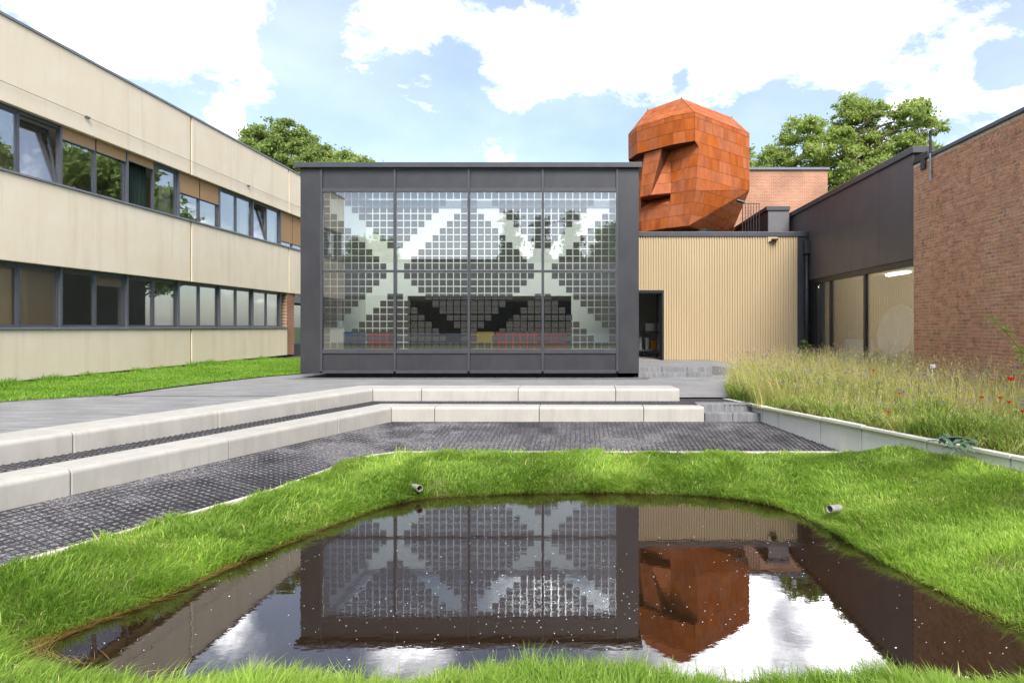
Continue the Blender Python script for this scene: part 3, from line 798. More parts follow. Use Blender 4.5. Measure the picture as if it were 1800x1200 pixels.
def build_grass():
    # candidates over the bank, denser towards the viewer
    n = 900000
    x = RNG.uniform(-6, 6, n); y = 9.92 - (9.92 - 2.6) * RNG.random(n) ** 1.0
    keep = in_grass(x, y)
    vis = (x > (-1080) * y / FPX - .3) & (x < 840 * y / FPX + .5)
    keep &= vis
    x, y = x[keep], y[keep]
    d = poly_dist(x, y, POND)
    keep = d > -.02 + RNG.random(len(d)) * .02
    x, y, d = x[keep], y[keep], d[keep]
    # thin out worn spots and cap the count
    bare = vnoise(x, y, 1.7, 8) * .6 + vnoise(x, y, 5.0, 9) * .4
    keep = RNG.random(len(x)) < np.clip((bare - .16) * 6, .5, 1)
    x, y, d, bare = x[keep], y[keep], d[keep], bare[keep]
    cap = 330000
    if len(x) > cap:
        s = RNG.choice(len(x), cap, replace=False); x, y, d, bare = x[s], y[s], d[s], bare[s]
    z = terr_h(x, y)
    clump = vnoise(x, y, 3.1, 1) * .6 + vnoise(x, y, 8, 2) * .4
    h = (.045 + .19 * clump ** 2.2) * RNG.uniform(.55, 1.25, len(x))
    near = 1 - sstep(3.6, 4.4, y)
    bank = np.exp(-d / .25)
    h *= 1 + .45 * bank * (y > 6) + .2 * near
    h *= 1 - .25 * sstep(6.5, 9, y)
    right = sstep(2.6, 3.6, x) * sstep(5, 6, y)
    h *= 1 - .35 * right * (1 - bank)
    # direction: towards the pond near the edge, by patches elsewhere
    e = .05
    gx = poly_dist(x + e, y, POND) - d; gy = poly_dist(x, y + e, POND) - d
    tow = np.arctan2(-gy, -gx)
    swirl = vnoise(x, y, 1.3, 12) * 9 + RNG.normal(0, .8, len(x))
    use = RNG.random(len(x)) < np.clip(bank * 1.1, 0, .85)
    ang = np.where(use, tow + RNG.normal(0, .5, len(x)), swirl)
    lean = h * RNG.uniform(.2, .8, len(x)) * (1 + .9 * bank)
    droop = np.clip(RNG.uniform(0, .25, len(x)) + .25 * bank, 0, .6)
    w = RNG.uniform(.002, .0048, len(x)) * (1 + .5 * sstep(4, 9, y))
    patch = vnoise(x, y, 1.2, 21)
    tint = np.clip(.12 + .75 * patch + RNG.normal(0, .22, len(x)), 0, 1)
    dry = RNG.random(len(x)) < .02 + .07 * sstep(.55, .8, vnoise(x, y, 2.3, 97))
    # long arching blades standing out of the turf
    lg = RNG.choice(len(x), 13000, replace=False)
    tuft = vnoise(x[lg], y[lg], 4.5, 91); lg = lg[(tuft > .42) | (d[lg] < .2)]
    h[lg] = RNG.uniform(.09, .19, len(lg)) * (1 - .3 * right[lg]); lean[lg] = h[lg] * RNG.uniform(.4, 1.2, len(lg)); droop[lg] = RNG.uniform(.1, .55, len(lg)); tint[lg] = np.clip(tint[lg] + .25, 0, 1); w[lg] *= 1.15
    blades(x[~dry], y[~dry], z[~dry], h[~dry], w[~dry], lean[~dry], ang[~dry], droop[~dry], tint[~dry], 'pond_grass', M['grass'], 'lush bright green grass on the banks of the pond', 'grass')
    blades(x[dry], y[dry], z[dry], h[dry], w[dry], lean[dry], ang[dry], droop[dry], tint[dry], 'dry_grass', M['meadow'], 'scattered straw coloured blades among the pond grass', 'grass')
    # straw mat along the left shore and wisps round the far shore
    n = 16000
    k = RNG.integers(0, len(POND), n); P = np.array(POND); Q = np.roll(P, -1, 0); t = RNG.random(n)[:, None]
    p = P[k] * (1 - t) + Q[k] * t
    tang = np.arctan2((Q - P)[k][:, 1], (Q - P)[k][:, 0])
    cen = np.array([0, 6.2]); inw = cen - p; inw /= np.linalg.norm(inw, axis=1)[:, None]
    leftness = (p[:, 0] < -2.0) & (p[:, 1] > 4.1) & (p[:, 1] < 7.6)
    wid = .12 + .45 * vnoise(p[:, 0], p[:, 1], 1.6, 95) * sstep(3.9, 5.2, 9 - p[:, 1])
    off = np.where(leftness, RNG.random(n) ** 1.4 * wid, RNG.random(n) ** 2 * .12) - .05
    keep = (leftness & (RNG.random(n) < .55)) | (RNG.random(n) < .12)
    p = (p + inw * off[:, None])[keep]; tang = tang[keep]; m_ = len(p)
    blades(p[:, 0], p[:, 1], np.full(m_, ZW + .004) + RNG.random(m_) * .012, RNG.uniform(.0, .012, m_), RNG.uniform(.002, .004, m_), RNG.uniform(.08, .3, m_), tang + RNG.normal(0, .35, m_), np.zeros(m_), RNG.random(m_), 'straw_mat', M['algae'], 'brown mat of dead reeds floating along the left shore', 'reeds')
    # foam specks
    n = 560
    x = RNG.uniform(-4, 3.4, n * 3); y = RNG.uniform(4, 8.8, n * 3)
    dn = poly_dist(x, y, POND); cl = vnoise(x, y, 1.6, 31)
    k = (dn < -.12) & (RNG.random(n * 3) < .15 + sstep(.45, .8, cl) * .85) & (RNG.random(n * 3) < 1 - sstep(5.2, 8.2, y) * .75)
    x, y = x[k][:n], y[k][:n]; n = len(x)
    r = RNG.gamma(1.6, .0010, n) + .0012; a = RNG.uniform(0, 6.28, n)
    V = np.empty((n, 7, 3)); V[:, 0] = np.stack([x, y, np.full(n, ZW + .005)], 1)
    for i in range(6):
        q = a + i * math.pi / 3; rr = r * RNG.uniform(.6, 1.2, n)
        V[:, i + 1] = np.stack([x + np.cos(q) * rr * 1.4, y + np.sin(q) * rr, np.full(n, ZW + .0015)], 1)
    b = np.arange(n)[:, None] * 7
    T = np.concatenate([b + np.array([[0, i + 1, (i + 1) % 6 + 1]]) for i in range(6)])
    tag(link('foam_specks', fast_mesh('foam_specks', V.reshape(-1, 3), T), M['foam']), 'white foam and pollen specks floating on the pond', 'foam', None, 'stuff')
    # lawn along the concrete building
    lawn = [(-14.25, -1.0), (-13.9, 1.0), (-13.5, 6.0), (-11.45, 12.5), (-10.2, 13.7), (-10.1, 15.6), (-9.5, 18.7), (-8.8, 20.0), (-8.3, 21), (-8.3, 33), (-14.25, 33)]
    sheet('side_lawn', lawn, .012, M['lawn_soil'], 'strip of lawn along the cream concrete building', 'lawn')
    n = 200000
    x = RNG.uniform(-14.6, -8.3, n); y = RNG.uniform(11.5, 28, n)
    k = in_poly(x, y, lawn); x, y = x[k], y[k]; n = len(x)
    h = (.03 + .09 * vnoise(x, y, 2.5, 41) ** 1.5) * RNG.uniform(.5, 1.4, n); h *= 1 + 1.6 * np.exp(-(x + 14.25) / .25)
    blades(x, y, np.full(n, .012), h, RNG.uniform(.004, .008, n), h * RNG.uniform(.2, .8, n), RNG.uniform(0, 6.28, n), RNG.uniform(0, .3, n), np.clip(.2 + .6 * vnoise(x, y, 1, 44) + RNG.normal(0, .15, n), 0, 1), 'lawn_grass', M['lawn'], 'short green grass along the cream concrete building', 'grass')
    # outlet pipes
    for (px, py, D, ln, dirv, lab) in ((738, 858, 8.27, .3, (-.55, .83, -.12), 'grey outlet pipe poking from the far bank at the pond corner'), (1458, 894, 7.1, .2, (.8, .6, -.12), 'pale outlet pipe sticking out of the right grass bank')):
        a = at(px, py, D); d = Vector(dirv).normalized()
        root = empty('drain_pipe', a, lab, 'pipe')
        outer, inner = .042, .037
        mb = MB(); seg = 20; u = d.cross(Vector((0, 0, 1))).normalized(); w = u.cross(d)
        vs = []
        for (r_, s_) in ((outer, ln), (outer, 0), (inner, 0), (inner, ln)):
            for i in range(seg):
                t = 2 * math.pi * i / seg; vs.append(a + d * s_ + u * (r_ * math.cos(t)) + w * (r_ * math.sin(t)))
        fs = []
        for q in range(3):
            for i in range(seg): fs.append((q * seg + i, q * seg + (i + 1) % seg, (q + 1) * seg + (i + 1) % seg, (q + 1) * seg + i))
        mb.add(vs, fs); mb.build('pipe_wall', M['pvc'], root, smooth=False)

# ------------------------------------------------------------------ dark pavilion with the solar glass facade
def local_copy(name, me, parent, loc):
    """a piece that shares mesh data; loc in world metres"""
    o = bpy.data.objects.new(name, me); COL.objects.link(o)
    o.parent = parent
    t = Vector((0, 0, 0)); q = parent
    while q is not None: t += Vector(q.location); q = q.parent
    o.location = Vector(loc) - t
    return o

def build_pavilion():
    Y = 18.3
    s = Y / FPX
    X = lambda px: (px - PPX) * s
    Z = lambda py: CAM_Z - (py - PPY) * s
    root = empty('glass_pavilion', (X(825), Y, 0), 'dark grey box pavilion with a patterned solar glass facade', 'building')
    xl, xr, zb, zt = X(528), X(1123), Z(656), Z(296)
    yb = 30.0
    A = M['anthracite']; T = M['anthracite_trim']
    # shell
    box('side_wall', A, root, xl, xl + .25, Y + .12, yb, zb, zt - .02)
    box('side_wall', A, root, xr - .25, xr, Y + .12, yb, zb, zt - .02)
    box('back_wall', A, root, xl + .25, xr - .25, yb - .25, yb, zb, zt - .02)
    # flat roof with a large rooflight over the hall, added unseen to brighten it
    ra, rb_, rc, rd = xl + .45, xr - .45, Y + .4, 22.95
    box('roof_slab', A, root, xl + .01, xr - .01, rd, yb - .01, zt - .25, zt - .003)
    box('roof_slab', A, root, xl + .01, xr - .01, Y + .1, rc, zt - .25, zt - .003)
    box('roof_slab', A, root, xl + .01, ra, rc + .002, rd - .002, zt - .25, zt - .003)
    box('roof_slab', A, root, rb_, xr - .01, rc + .002, rd - .002, zt - .25, zt - .003)
    box('added_rooflight', M['clear_glass'], root, ra, rb_, rc, rd, zt + .02, zt + .04)
    box('roof_trim', T, root, xl - .13, xr + .09, Y - .13, Y + .25, zt, Z(287), bevel=.012)
    box('roof_trim', T, root, xl - .13, xl + .25, Y + .252, yb + .1, zt, Z(287) - .003)
    box('roof_trim', T, root, xr - .2, xr + .09, Y + .252, yb + .1, zt, Z(287) - .003)
    box('plinth', M['black_metal'], root, xl + .6, xr - .6, Y + .35, yb - .3, -.05, zb - .003)
    box('floor_slab', M['interior_floor'], root, xl + .26, xr - .26, Y + .2, yb - .26, zb, zb + .22)
    # facade: corner pilasters, mullions, transoms
    xm = [X(565), X(694), X(824), X(954), X(1085)]
    box('corner_panel', A, root, xl, xm[0] - .035, Y, Y + .12, zb, zt - .003, bevel=.006)
    box('corner_panel', A, root, xm[4] + .035, xr, Y, Y + .12, zb, zt - .003, bevel=.006)
    z_rows = [(Z(337.5), Z(474.5)), (Z(478.5), Z(613.5))]
    for x in xm:
        box('mullion', T, root, x - .035, x + .035, Y - .03, Y + .14, zb + .06, zt - .005, bevel=.005)
    for i in range(4):
        a, b = xm[i] + .036, xm[i + 1] - .036
        for (z0, z1) in ((z_rows[0][1], z_rows[1][0]), (Z(337.5), Z(331)), (Z(621), Z(613.5)), (zb + .002, zb + .09), (Z(298.5), Z(296.2))):
            box('transom', T, root, a, b, Y - .018, Y + .12, z0, z1, bevel=.004)
        box('spandrel_panel', A, root, a + .002, b - .002, Y + .02, Y + .09, Z(331) + .002, Z(298.5) - .002)
        box('spandrel_panel', A, root, a + .002, b - .002, Y + .02, Y + .09, zb + .092, Z(621) - .002)
    # solar cells
    def has(c, r, lower, mir):
        if lower: r = 10 - r
        if mir: c = 9 - c
        if r == 0: return True
        left = {1: 0, 2: 0, 3: 1, 4: 2, 5: 3, 6: 4, 7: 5, 8: 6, 9: 7, 10: 8}[r]
        return c <= left or c >= r + 2
    cw = None; n_single = 0; rest = MB()
    for row in range(2):
        z1, z0 = z_rows[row]
        for i in range(4):
            a, b = xm[i] + .037, xm[i + 1] - .037
            pane = MB().box(a + .001, b - .001, Y + .03, Y + .042, z0 + .001, z1 - .001).build('glass_pane', M['glass_pv'], root)
            pw, ph = (b - a) / 10, (z1 - z0) / 11
            cs, ch = pw * .86, ph * .86
            if cw is None:
                cw = MB().box(-cs / 2, cs / 2, -.0015, .0015, -ch / 2, ch / 2)
                cell = bpy.data.meshes.new('solar_cell'); cell.from_pydata(cw.v, [], cw.f); cell.materials.append(M['cell'])
            for r in range(11):
                for c in range(10):
                    if not has(c, r, row == 1, i % 2 == 1): continue
                    cx, cz = a + pw * (c + .5), z1 - ph * (r + .5)
                    if n_single < 300:
                        local_copy('solar_cell', cell, pane, (cx, Y + .036, cz)); n_single += 1
                    else:
                        rest.box(cx - cs / 2, cx + cs / 2, Y + .0345, Y + .0375, cz - ch / 2, cz + ch / 2)
    # the remaining cells keep their busbar print: same material, world z shifted to a common cell phase
    tag(rest.build('solar_cell', M['cell_rest'], root), 'dark solar cells in the lower panes', None, None, 'stuff')
    # rooms behind the glass
    W = M['interior_white']
    zc = 2.63
    zf = zb + .22
    yp = 23.0
    box('inner_wall', W, root, xl + .29, -6.35, yp, yp + .15, zf, zc - .002)
    box('inner_wall', W, root, -.33, xr - .29, yp, yp + .15, zf, zc - .002)
    box('inner_wall', W, root, xl + .29, xr - .29, yp, yp + .15, zc, zt - .27)
    box('ceiling', M['interior'], root, xl + .29, xr - .29, yp + .16, 29.7, zc, zc + .3)
    box('side_lining', W, root, xl + .255, xl + .285, Y + .2, 29.7, zf, zt - .26)
    box('side_lining', W, root, xr - .285, xr - .255, Y + .2, 29.7, zf, zt - .26)
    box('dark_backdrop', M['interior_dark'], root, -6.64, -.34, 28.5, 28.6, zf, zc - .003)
    for k, (x0, x1, z0, z1, mm) in enumerate(((-6.2, -4.9, zf, zf + 1.9, 'interior_dark'), (-3.2, -2.4, zf + 1.0, zf + 1.5, 'interior_white'), (-1.9, -.9, zf, zf + 1.7, 'interior_dark'))):
        box('wall_cabinet', M[mm], root, x0, x1, 27.9, 28.48, z0 + .01, z1)
    # furniture seen through the lower panes
    def bench(x0, x1, y, mname, label):
        o = empty('lounge_bench', ((x0 + x1) / 2, y, zf), label, 'bench')
        m = M[mname]
        box('seat', m, o, x0, x1, y, y + .6, zf + .34, zf + .46, bevel=.015)
        box('backrest', m, o, x0, x1, y - .09, y - .002, zf + .30, zf + .98, bevel=.015)
        for lx in (x0 + .06, x1 - .1):
            for ly in (y + .02, y + .54): box('leg', m, o, lx, lx + .045, ly, ly + .045, zf, zf + .339)
    bench(-7.55, -6.85, 20.0, 'blue', 'dark blue bench behind the lower left glass pane')
    bench(-6.8, -5.95, 20.0, 'red', 'red bench behind the lower left glass pane')
    bench(-3.5, -2.75, 20.0, 'yellow', 'yellow bench behind the third lower glass pane')
    bench(-2.7, -1.35, 20.0, 'red', 'bright red bench beside the yellow one behind glass')
    bench(-1.3, -.45, 20.0, 'dark_red', 'dark red bench behind the lower right glass pane')

def cell_rest_mat(z_low_top, ph):
    m = M['cell'].copy(); m.name = 'solar_cell_rows'
    for n in m.node_tree.nodes:
        if n.type == 'MATH' and n.operation == 'MULTIPLY_ADD':
            n.inputs[1].default_value = 5 / (ph * .86 / .9)
            n.inputs[2].default_value = 0.3
    return m

# ------------------------------------------------------------------ cream concrete building on the left
def build_left():
    XF = -14.3
    root = empty('concrete_building', (XF, 20, 0), 'two storey cream concrete building with ribbon windows on the left', 'building')
    P = M['cream_concrete']
    Z = dict(b0=.12, b1=1.44, w0=1.46, w1=3.15, m1=5.35, u0=5.41, u1=7.08, r=9.2)
    joints = [-1.3, 7.7, 15.35, 23.0, 30.7, 38.0]
    def panels(z0, z1, js):
        for a, b in zip(js, js[1:]):
            box('concrete_panel', P, root, XF - .16, XF, a + .05, b - .05, z0, z1, bevel=.012)
            box('panel_joint', M['joint_seal'], root, XF - .15, XF - .045, b - .06, b + .06, z0 + .02, z1 - .02)
    panels(Z['u1'], Z['r'], joints)
    panels(3.15, 5.35, joints)
    panels(.12, 1.42, [-1.3, 7.7, 15.35, 23.0, 30.6])
    # roof and body
    box('roof_trim', M['sill_grey'], root, XF - .3, XF + .035, -1.3, 38, Z['r'] + .002, Z['r'] + .07)
    box('roof_slab', M['interior'], root, -26, XF - .17, -1.2, 37.9, 7.3, Z['r'] - .05)
    box('end_wall', P, root, -26, XF - .17, -1.3, -1.22, .12, 7.28)
    box('far_wall', P, root, -26, XF - .17, 37.92, 38, .12, 7.28)
    box('rear_wall', M['interior'], root, -26, -25.9, -1.2, 37.9, .12, 7.28)
    box('floor_slab', M['interior'], root, -25.8, XF - .17, -1.2, 37.9, 3.3, 5.2)
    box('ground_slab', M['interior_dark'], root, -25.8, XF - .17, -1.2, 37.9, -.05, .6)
    box('foundation', M['black_metal'], root, XF - .5, XF - .25, -1.2, 30.6, -.05, .2)
    for (z0, z1) in ((.61, 3.29), (5.21, 7.29)):
        box('corridor_wall', M['interior'], root, -17.1, -17.0, -1.2, 37.9, z0, z1)
    # sills and heads
    for (z, y1) in ((1.42, 30.55), (5.35, 38)):
        box('window_sill', M['sill_grey'], root, XF - .3, XF + .045, -1.25, y1, z + .002, z + .06, bevel=.006)
    for (z, y1) in ((3.15, 30.55), (7.08, 38)):
        box('window_head', M['frame_grey'], root, XF - .32, XF - .172, -1.25, y1, z - .09, z + .06)
    Gl = M['glass_window']; Fr = M['frame_grey']
    def frame(o, x, y0, y1, z0, z1, t, d):
        """a ring of four bars as one casing mesh"""
        mb = MB()
        outer = [(y0, z0), (y1, z0), (y1, z1), (y0, z1)]; inner = [(y0 + t, z0 + t), (y1 - t, z0 + t), (y1 - t, z1 - t), (y0 + t, z1 - t)]
        vs = [(x, *p) for p in outer] + [(x, *p) for p in inner] + [(x - d, *p) for p in outer] + [(x - d, *p) for p in inner]
        fs = []
        for i in range(4):
            j = (i + 1) % 4
            fs += [(i, j, j + 4, i + 4), (i + 8, i + 12, j + 12, j + 8), (i, i + 8, j + 8, j), (i + 4, j + 4, j + 12, i + 12)]
        mb.add(vs, fs)
        return mb.build('window_frame', Fr, o)
    def window(y0, y1, z0, z1, screen=0.0, blind=0.0, tilt=0.0, open_=False, curtain=None, lab=None):
        x = XF - .18
        win = frame(root, x, y0 + .004, y1 - .004, z0, z1 - .001, .03, .07); win.name = 'window'
        if lab: win['label'] = lab
        a, b, c, d = y0 + .036, y1 - .036, z0 + .032, z1 - .09
        if not open_:
            sash = frame(win, x - .01, a, b, c, d, .034, .05)
            pane = box('pane', Gl, win, x - .038, x - .03, a + .035, b - .035, c + .035, d - .035)
            if tilt:
                for o in (sash, pane):
                    me = o.data
                    Rm = Matrix.Translation((x, 0, c)) @ Matrix.Rotation(-tilt, 4, 'Y') @ Matrix.Translation((-x, 0, -c))
                    me.transform(Rm)
        if screen:
            box('sun_screen', M['screen_tan'], win, x + .015, x + .022, y0 + .03, y1 - .03, d - (d - c) * screen, z1 + .04)
            box('screen_rail', M['frame_grey'], win, x + .01, x + .03, y0 + .03, y1 - .03, d - (d - c) * screen - .03, d - (d - c) * screen - .002)
        if blind:
            box('roller_blind', M['blind_brown'], win, x - .14, x - .13, y0 + .02, y1 - .02, d - (d - c) * blind, d)
        if curtain:
            mname, f0, f1 = curtain
            ys = np.linspace(y0 + (y1 - y0) * f0, y0 + (y1 - y0) * f1, 41); mb = MB()
            pts = [(x - .25 + .04 * math.sin(k * 1.1), y, c) for k, y in enumerate(ys)]
            mb.add(pts + [(p[0], p[1], d) for p in pts], [(i, i + 1, i + 42, i + 41) for i in range(40)])
            mb.build('curtain', M[mname], win)
        return win
    B = 1.275; Y0 = 17.4 - 2 * B * 8
    k0 = math.ceil((-1.2 - Y0) / B)
    up = {16: dict(), 17: dict()}
    # special states, by window number counted from the picture's left edge (0 = the first one in view)
    f = lambda y: round((y - 14.85) / B)
    SU = {0: {}, 1: dict(tilt=.17, lab='tilted open window near the left picture edge'), 2: dict(screen=.15), 3: dict(screen=.15), 4: dict(screen=.1, open_=True, curtain=('curtain_green', 0, 1), lab='open window showing a dark green curtain'),
          5: dict(curtain=('curtain_pale', .5, 1)), 6: dict(screen=.4), 7: dict(screen=.4), 8: dict(), 9: dict(curtain=('curtain_pale', .6, 1)), 10: dict(tilt=.15), 11: dict(curtain=('curtain_pale', .2, 1)), 12: dict(screen=.86), 13: dict(screen=.86)}
    SL = {0: dict(blind=1.0), 1: dict(blind=1.0), 2: dict(), 3: dict(blind=.2), 4: dict(curtain=('curtain_pale', 0, .35)), 5: dict(curtain=('curtain_pale', .4, 1)), 6: dict(), 7: dict(blind=1.0), 8: dict(curtain=('curtain_pale', 0, .4)), 9: {}, 10: {}, 11: dict(curtain=('curtain_pale', .3, 1))}
    y = 14.85 - 12 * B
    while y < 37:
        i = f(y)
        window(y, y + B, 5.412, 7.07, **SU.get(i, {}))
        if y + B < 30.4: window(y, y + B, 1.482, 3.14, **SL.get(i, {}))
        if i % 2 == 0:
            box('window_post', Fr, root, XF - .26, XF - .12, y - .035, y + .035, 5.413, 7.06)
            if y < 30.4: box('window_post', Fr, root, XF - .26, XF - .12, y - .035, y + .035, 1.484, 3.13)
        y += B
    # brick pier and recessed dark entrance at the far end
    box('brick_pier', M['brick_side'], root, XF - .5, XF - .06, 30.62, 31.4, .12, 3.13)
    box('entrance_lintel', M['grey_cladding'], root, XF - .3, XF - .02, 31.42, 37.9, 2.7, 3.14)
    box('entrance_wall', M['grey_cladding'], root, XF - .9, XF - .7, 31.42, 37.9, .0, .7)
    box('entrance_glass', Gl, root, XF - .84, XF - .82, 31.42, 37.9, .702, 2.69)
    # lightning wire with its brackets
    mb = MB(); mb.tube([(XF + .05, -1, 7.55), (XF + .05, 12, 7.545), (XF + .05, 24, 7.55), (XF + .05, 37.5, 7.55)], .007, 6)
    mb.build('lightning_wire', M['frame_grey'], root)
    for yy in (18.1, 26.9, 10.0):
        MB().box(XF, XF + .08, yy - .05, yy - .02, 7.52, 7.58).box(XF, XF + .08, yy + .04, yy + .07, 7.52, 7.58).build('wire_bracket', M['frame_grey'], root)

# ------------------------------------------------------------------ tan profiled wall, door and what is inside
def build_annex():
    Y = 22.9; s = Y / FPX
    X = lambda px: (px - PPX) * s
    Z = lambda py: CAM_Z - (py - PPY) * s
    root = empty('corrugated_annex', (X(1260), Y, 0), 'annex with a tan corrugated metal wall and flat dark roof edge', 'building')
    x0, x1 = 1.72, X(1401); zt = Z(416)
    xd, zd, zth = X(1166.5), Z(510), .285
    def sheetwall(a, b, z0, z1, name='profiled_sheet'):
        pitch = .093; prof = [(0, 0), (.030, 0), (.036, .04), (.070, .04), (.076, 0)]
        pts = []; x = x0 + math.floor((a - x0) / pitch) * pitch
        while x < b:
            for u, v in prof:
                if a <= x + u <= b: pts.append((x + u, Y - v))
            x += pitch
        pts = [(a, Y)] + pts + [(b, Y)]
        n = len(pts)
        vs = [(p[0], p[1], z0) for p in pts] + [(p[0], p[1], z1) for p in pts]
        return MB().add(vs, [(i, i + 1, i + 1 + n, i + n) for i in range(n - 1)]).build(name, M['tan_sheet'], root)
    xs = X(1247)
    sheetwall(x0, xd + .005, zd, zt); sheetwall(xd + .005, xs, Z(632.5), zt); sheetwall(xs, x1, .11, zt)
    box('plinth', M['anthracite'], root, xd + .02, x1, Y + .02, Y + .1, -.03, .3)
    box('roof_trim', M['anthracite_trim'], root, x0, X(1420), Y - .07, Y + 3.0, zt, Z(407.5), bevel=.01)
    box('corner_panel', M['anthracite'], root, x1 + .002, X(1420) + .07, Y - .03, Y + .1, -.03, zt - .002)
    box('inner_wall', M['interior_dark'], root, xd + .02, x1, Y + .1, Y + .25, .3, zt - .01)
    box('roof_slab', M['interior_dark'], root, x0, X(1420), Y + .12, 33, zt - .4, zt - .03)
    box('floor_slab', M['interior_floor'], root, x0, x1, Y + .11, 33, .1, zth - .003)
    box('rear_wall', M['interior'], root, x0, x1, 28, 28.2, zth, zt - .41)
    fr = MB().box(xd - .07, xd, Y - .02, Y + .16, zth, zd).box(x0, xd - .072, Y - .02, Y + .16, zd - .1, zd).build('door_frame', M['black_metal'], root)
    dr = MB().box(xd - .12, xd - .08, Y + .17, Y + 1.05, zth + .01, zd - .11).build('open_door', M['glass_shop'], root)
    MB().box(xd - .13, xd - .07, Y + .17, Y + .23, zth + .005, zd - .105).box(xd - .13, xd - .07, Y + 1.05, Y + 1.11, zth + .005, zd - .105).build('door_stile', M['black_metal'], dr)
    # wall lamp
    lp = empty('wall_floodlight', (X(1357), Y - .03, Z(421)), 'small black floodlight on a pale plate high on the tan wall', 'lamp')
    box('mount_plate', M['tan_sheet'], lp, X(1349), X(1366.5), Y - .05, Y - .029, Z(426), Z(416.3))
    MB().prism([(X(1355), Y - .25, Z(423)), (X(1355), Y - .052, Z(424)), (X(1355), Y - .052, Z(420)), (X(1355), Y - .25, Z(421))], (.2, 0, 0)).build('lamp_housing', M['black_metal'], lp)
    box('lamp_bracket', M['black_metal'], lp, X(1351), X(1355) - .001, Y - .09, Y - .051, Z(426), Z(424.5))
    # rain pipe in the corner
    rp = empty('rain_pipe', (X(1416), Y - .15, 0), 'black rain pipe with hopper in the corner beside the tan wall', 'pipe')
    xp = X(1415.5)
    MB().tube([(xp, Y - .15, .05), (xp, Y - .15, Z(447))], .062, 12).build('pipe', M['anthracite'], rp, smooth=True)
    box('hopper', M['anthracite'], rp, xp - .095, xp + .095, Y - .25, Y - .06, Z(447), Z(424), bevel=.01)
    for zz in (Z(455), Z(510), Z(563)):
        MB().tube([(xp, Y - .15, zz), (xp, Y - .15, zz + .05)], .075, 12).build('pipe_clip', M['anthracite'], rp)
    # trolley inside the doorway
    yt = 25.4; k = yt / FPX
    tx = lambda px: (px - PPX) * k; tz = lambda py: CAM_Z - (py - PPY) * k
    t = empty('service_trolley', (tx(1148), yt, zth), 'wheeled grey trolley standing inside the doorway', 'trolley')
    xa, xb = tx(1120), tx(1166)
    za, zb_ = zth + .24, tz(583)
    box('lower_shelf', M['galvanised'], t, xa, xb, yt, yt + .6, za, za + .03)
    box('upper_shelf', M['black_metal'], t, xa, xb, yt, yt + .6, zb_ - .03, zb_)
    for x in (xa, xb - .04):
        for yy in (yt, yt + .56): box('post', M['galvanised'], t, x, x + .04, yy, yy + .04, za + .031, zb_ - .031)
    for x in (xa + .25, xb - .12):
        for yy in (yt + .06, yt + .5):
            w = MB().tube([(x, yy, zth + .1), (x + .035, yy, zth + .1)], .1, 16).build('wheel', M['black_metal'], t)
            MB().tube([(x - .006, yy, zth + .1), (x + .041, yy, zth + .1)], .05, 12).build('hub', M['white_plastic'], w)
            box('fork', M['galvanised'], w, x + .002, x + .033, yy - .02, yy + .02, zth + .2, za - .001)
    def carton(a, b, y0, z0, z1, mm, lab):
        o = MB().box(a, b, y0, y0 + .3, z0, z1).build('storage_box', M[mm], None, bevel=.008); tag(o, lab, 'box')
    carton(tx(1134.5), tx(1150.5), yt + .1, zb_ + .003, tz(568), 'white_plastic', 'white box on top of the trolley')
    carton(tx(1144), tx(1162), yt + .05, za + .033, tz(598), 'orange', 'orange box on the lower trolley shelf')
    carton(tx(1135), tx(1140.5), yt + .05, za + .033, tz(593.5), 'white_plastic', 'white binder box left of the orange box on the trolley')
    carton(tx(1123.6), tx(1128.5), yt + .05, za + .033, tz(593), 'white_plastic', 'white box at the left edge of the doorway on the trolley')
    # dark roof structure behind the tan wall, with a railing
    rb = empty('roof_housing', (7.7, 24.6, zt), 'dark flat topped roof housing behind the tan wall', 'roof housing')
    box('front_panel', M['grey_cladding'], rb, 7.36, 8.18, 24.5, 24.6, zt - .02, 6.05)
    box('side_panel', M['anthracite'], rb, 7.35, 7.45, 24.602, 30, zt - .02, 6.05)
    MB().box(7.28, 8.2, 24.44, 24.7, 6.052, 6.2).box(7.28, 7.6, 24.702, 30, 6.052, 6.2).build('top_trim', M['anthracite_trim'], rb)
    box('housing_roof', M['anthracite'], rb, 7.46, 8.15, 24.61, 30, 5.9, 6.04)
    rl = empty('roof_railing', (6.5, 24.0, zt), 'short black railing of upright bars on the roof', 'railing')
    for i in range(7):
        xx = 6.22 + i * .105
        box('bar', M['black_metal'], rl, xx, xx + .02, 24.0, 24.02, zt + .1, 6.2)
    box('top_rail', M['black_metal'], rl, 6.2, 6.89, 23.995, 24.025, 6.202, 6.23)
    cm = empty('roof_camera', (7.05, 27, 6.8), 'small dark security camera beside the jaw of the rusty head', 'camera')
    MB().tube([(6.75, 27, 6.95), (7.1, 27, 6.85)], .07, 10).build('camera_body', M['black_metal'], cm)
    MB().tube([(7.0, 27, 6.86), (7.0, 27.0, 4.8)], .02, 6).build('camera_mast', M['black_metal'], cm)

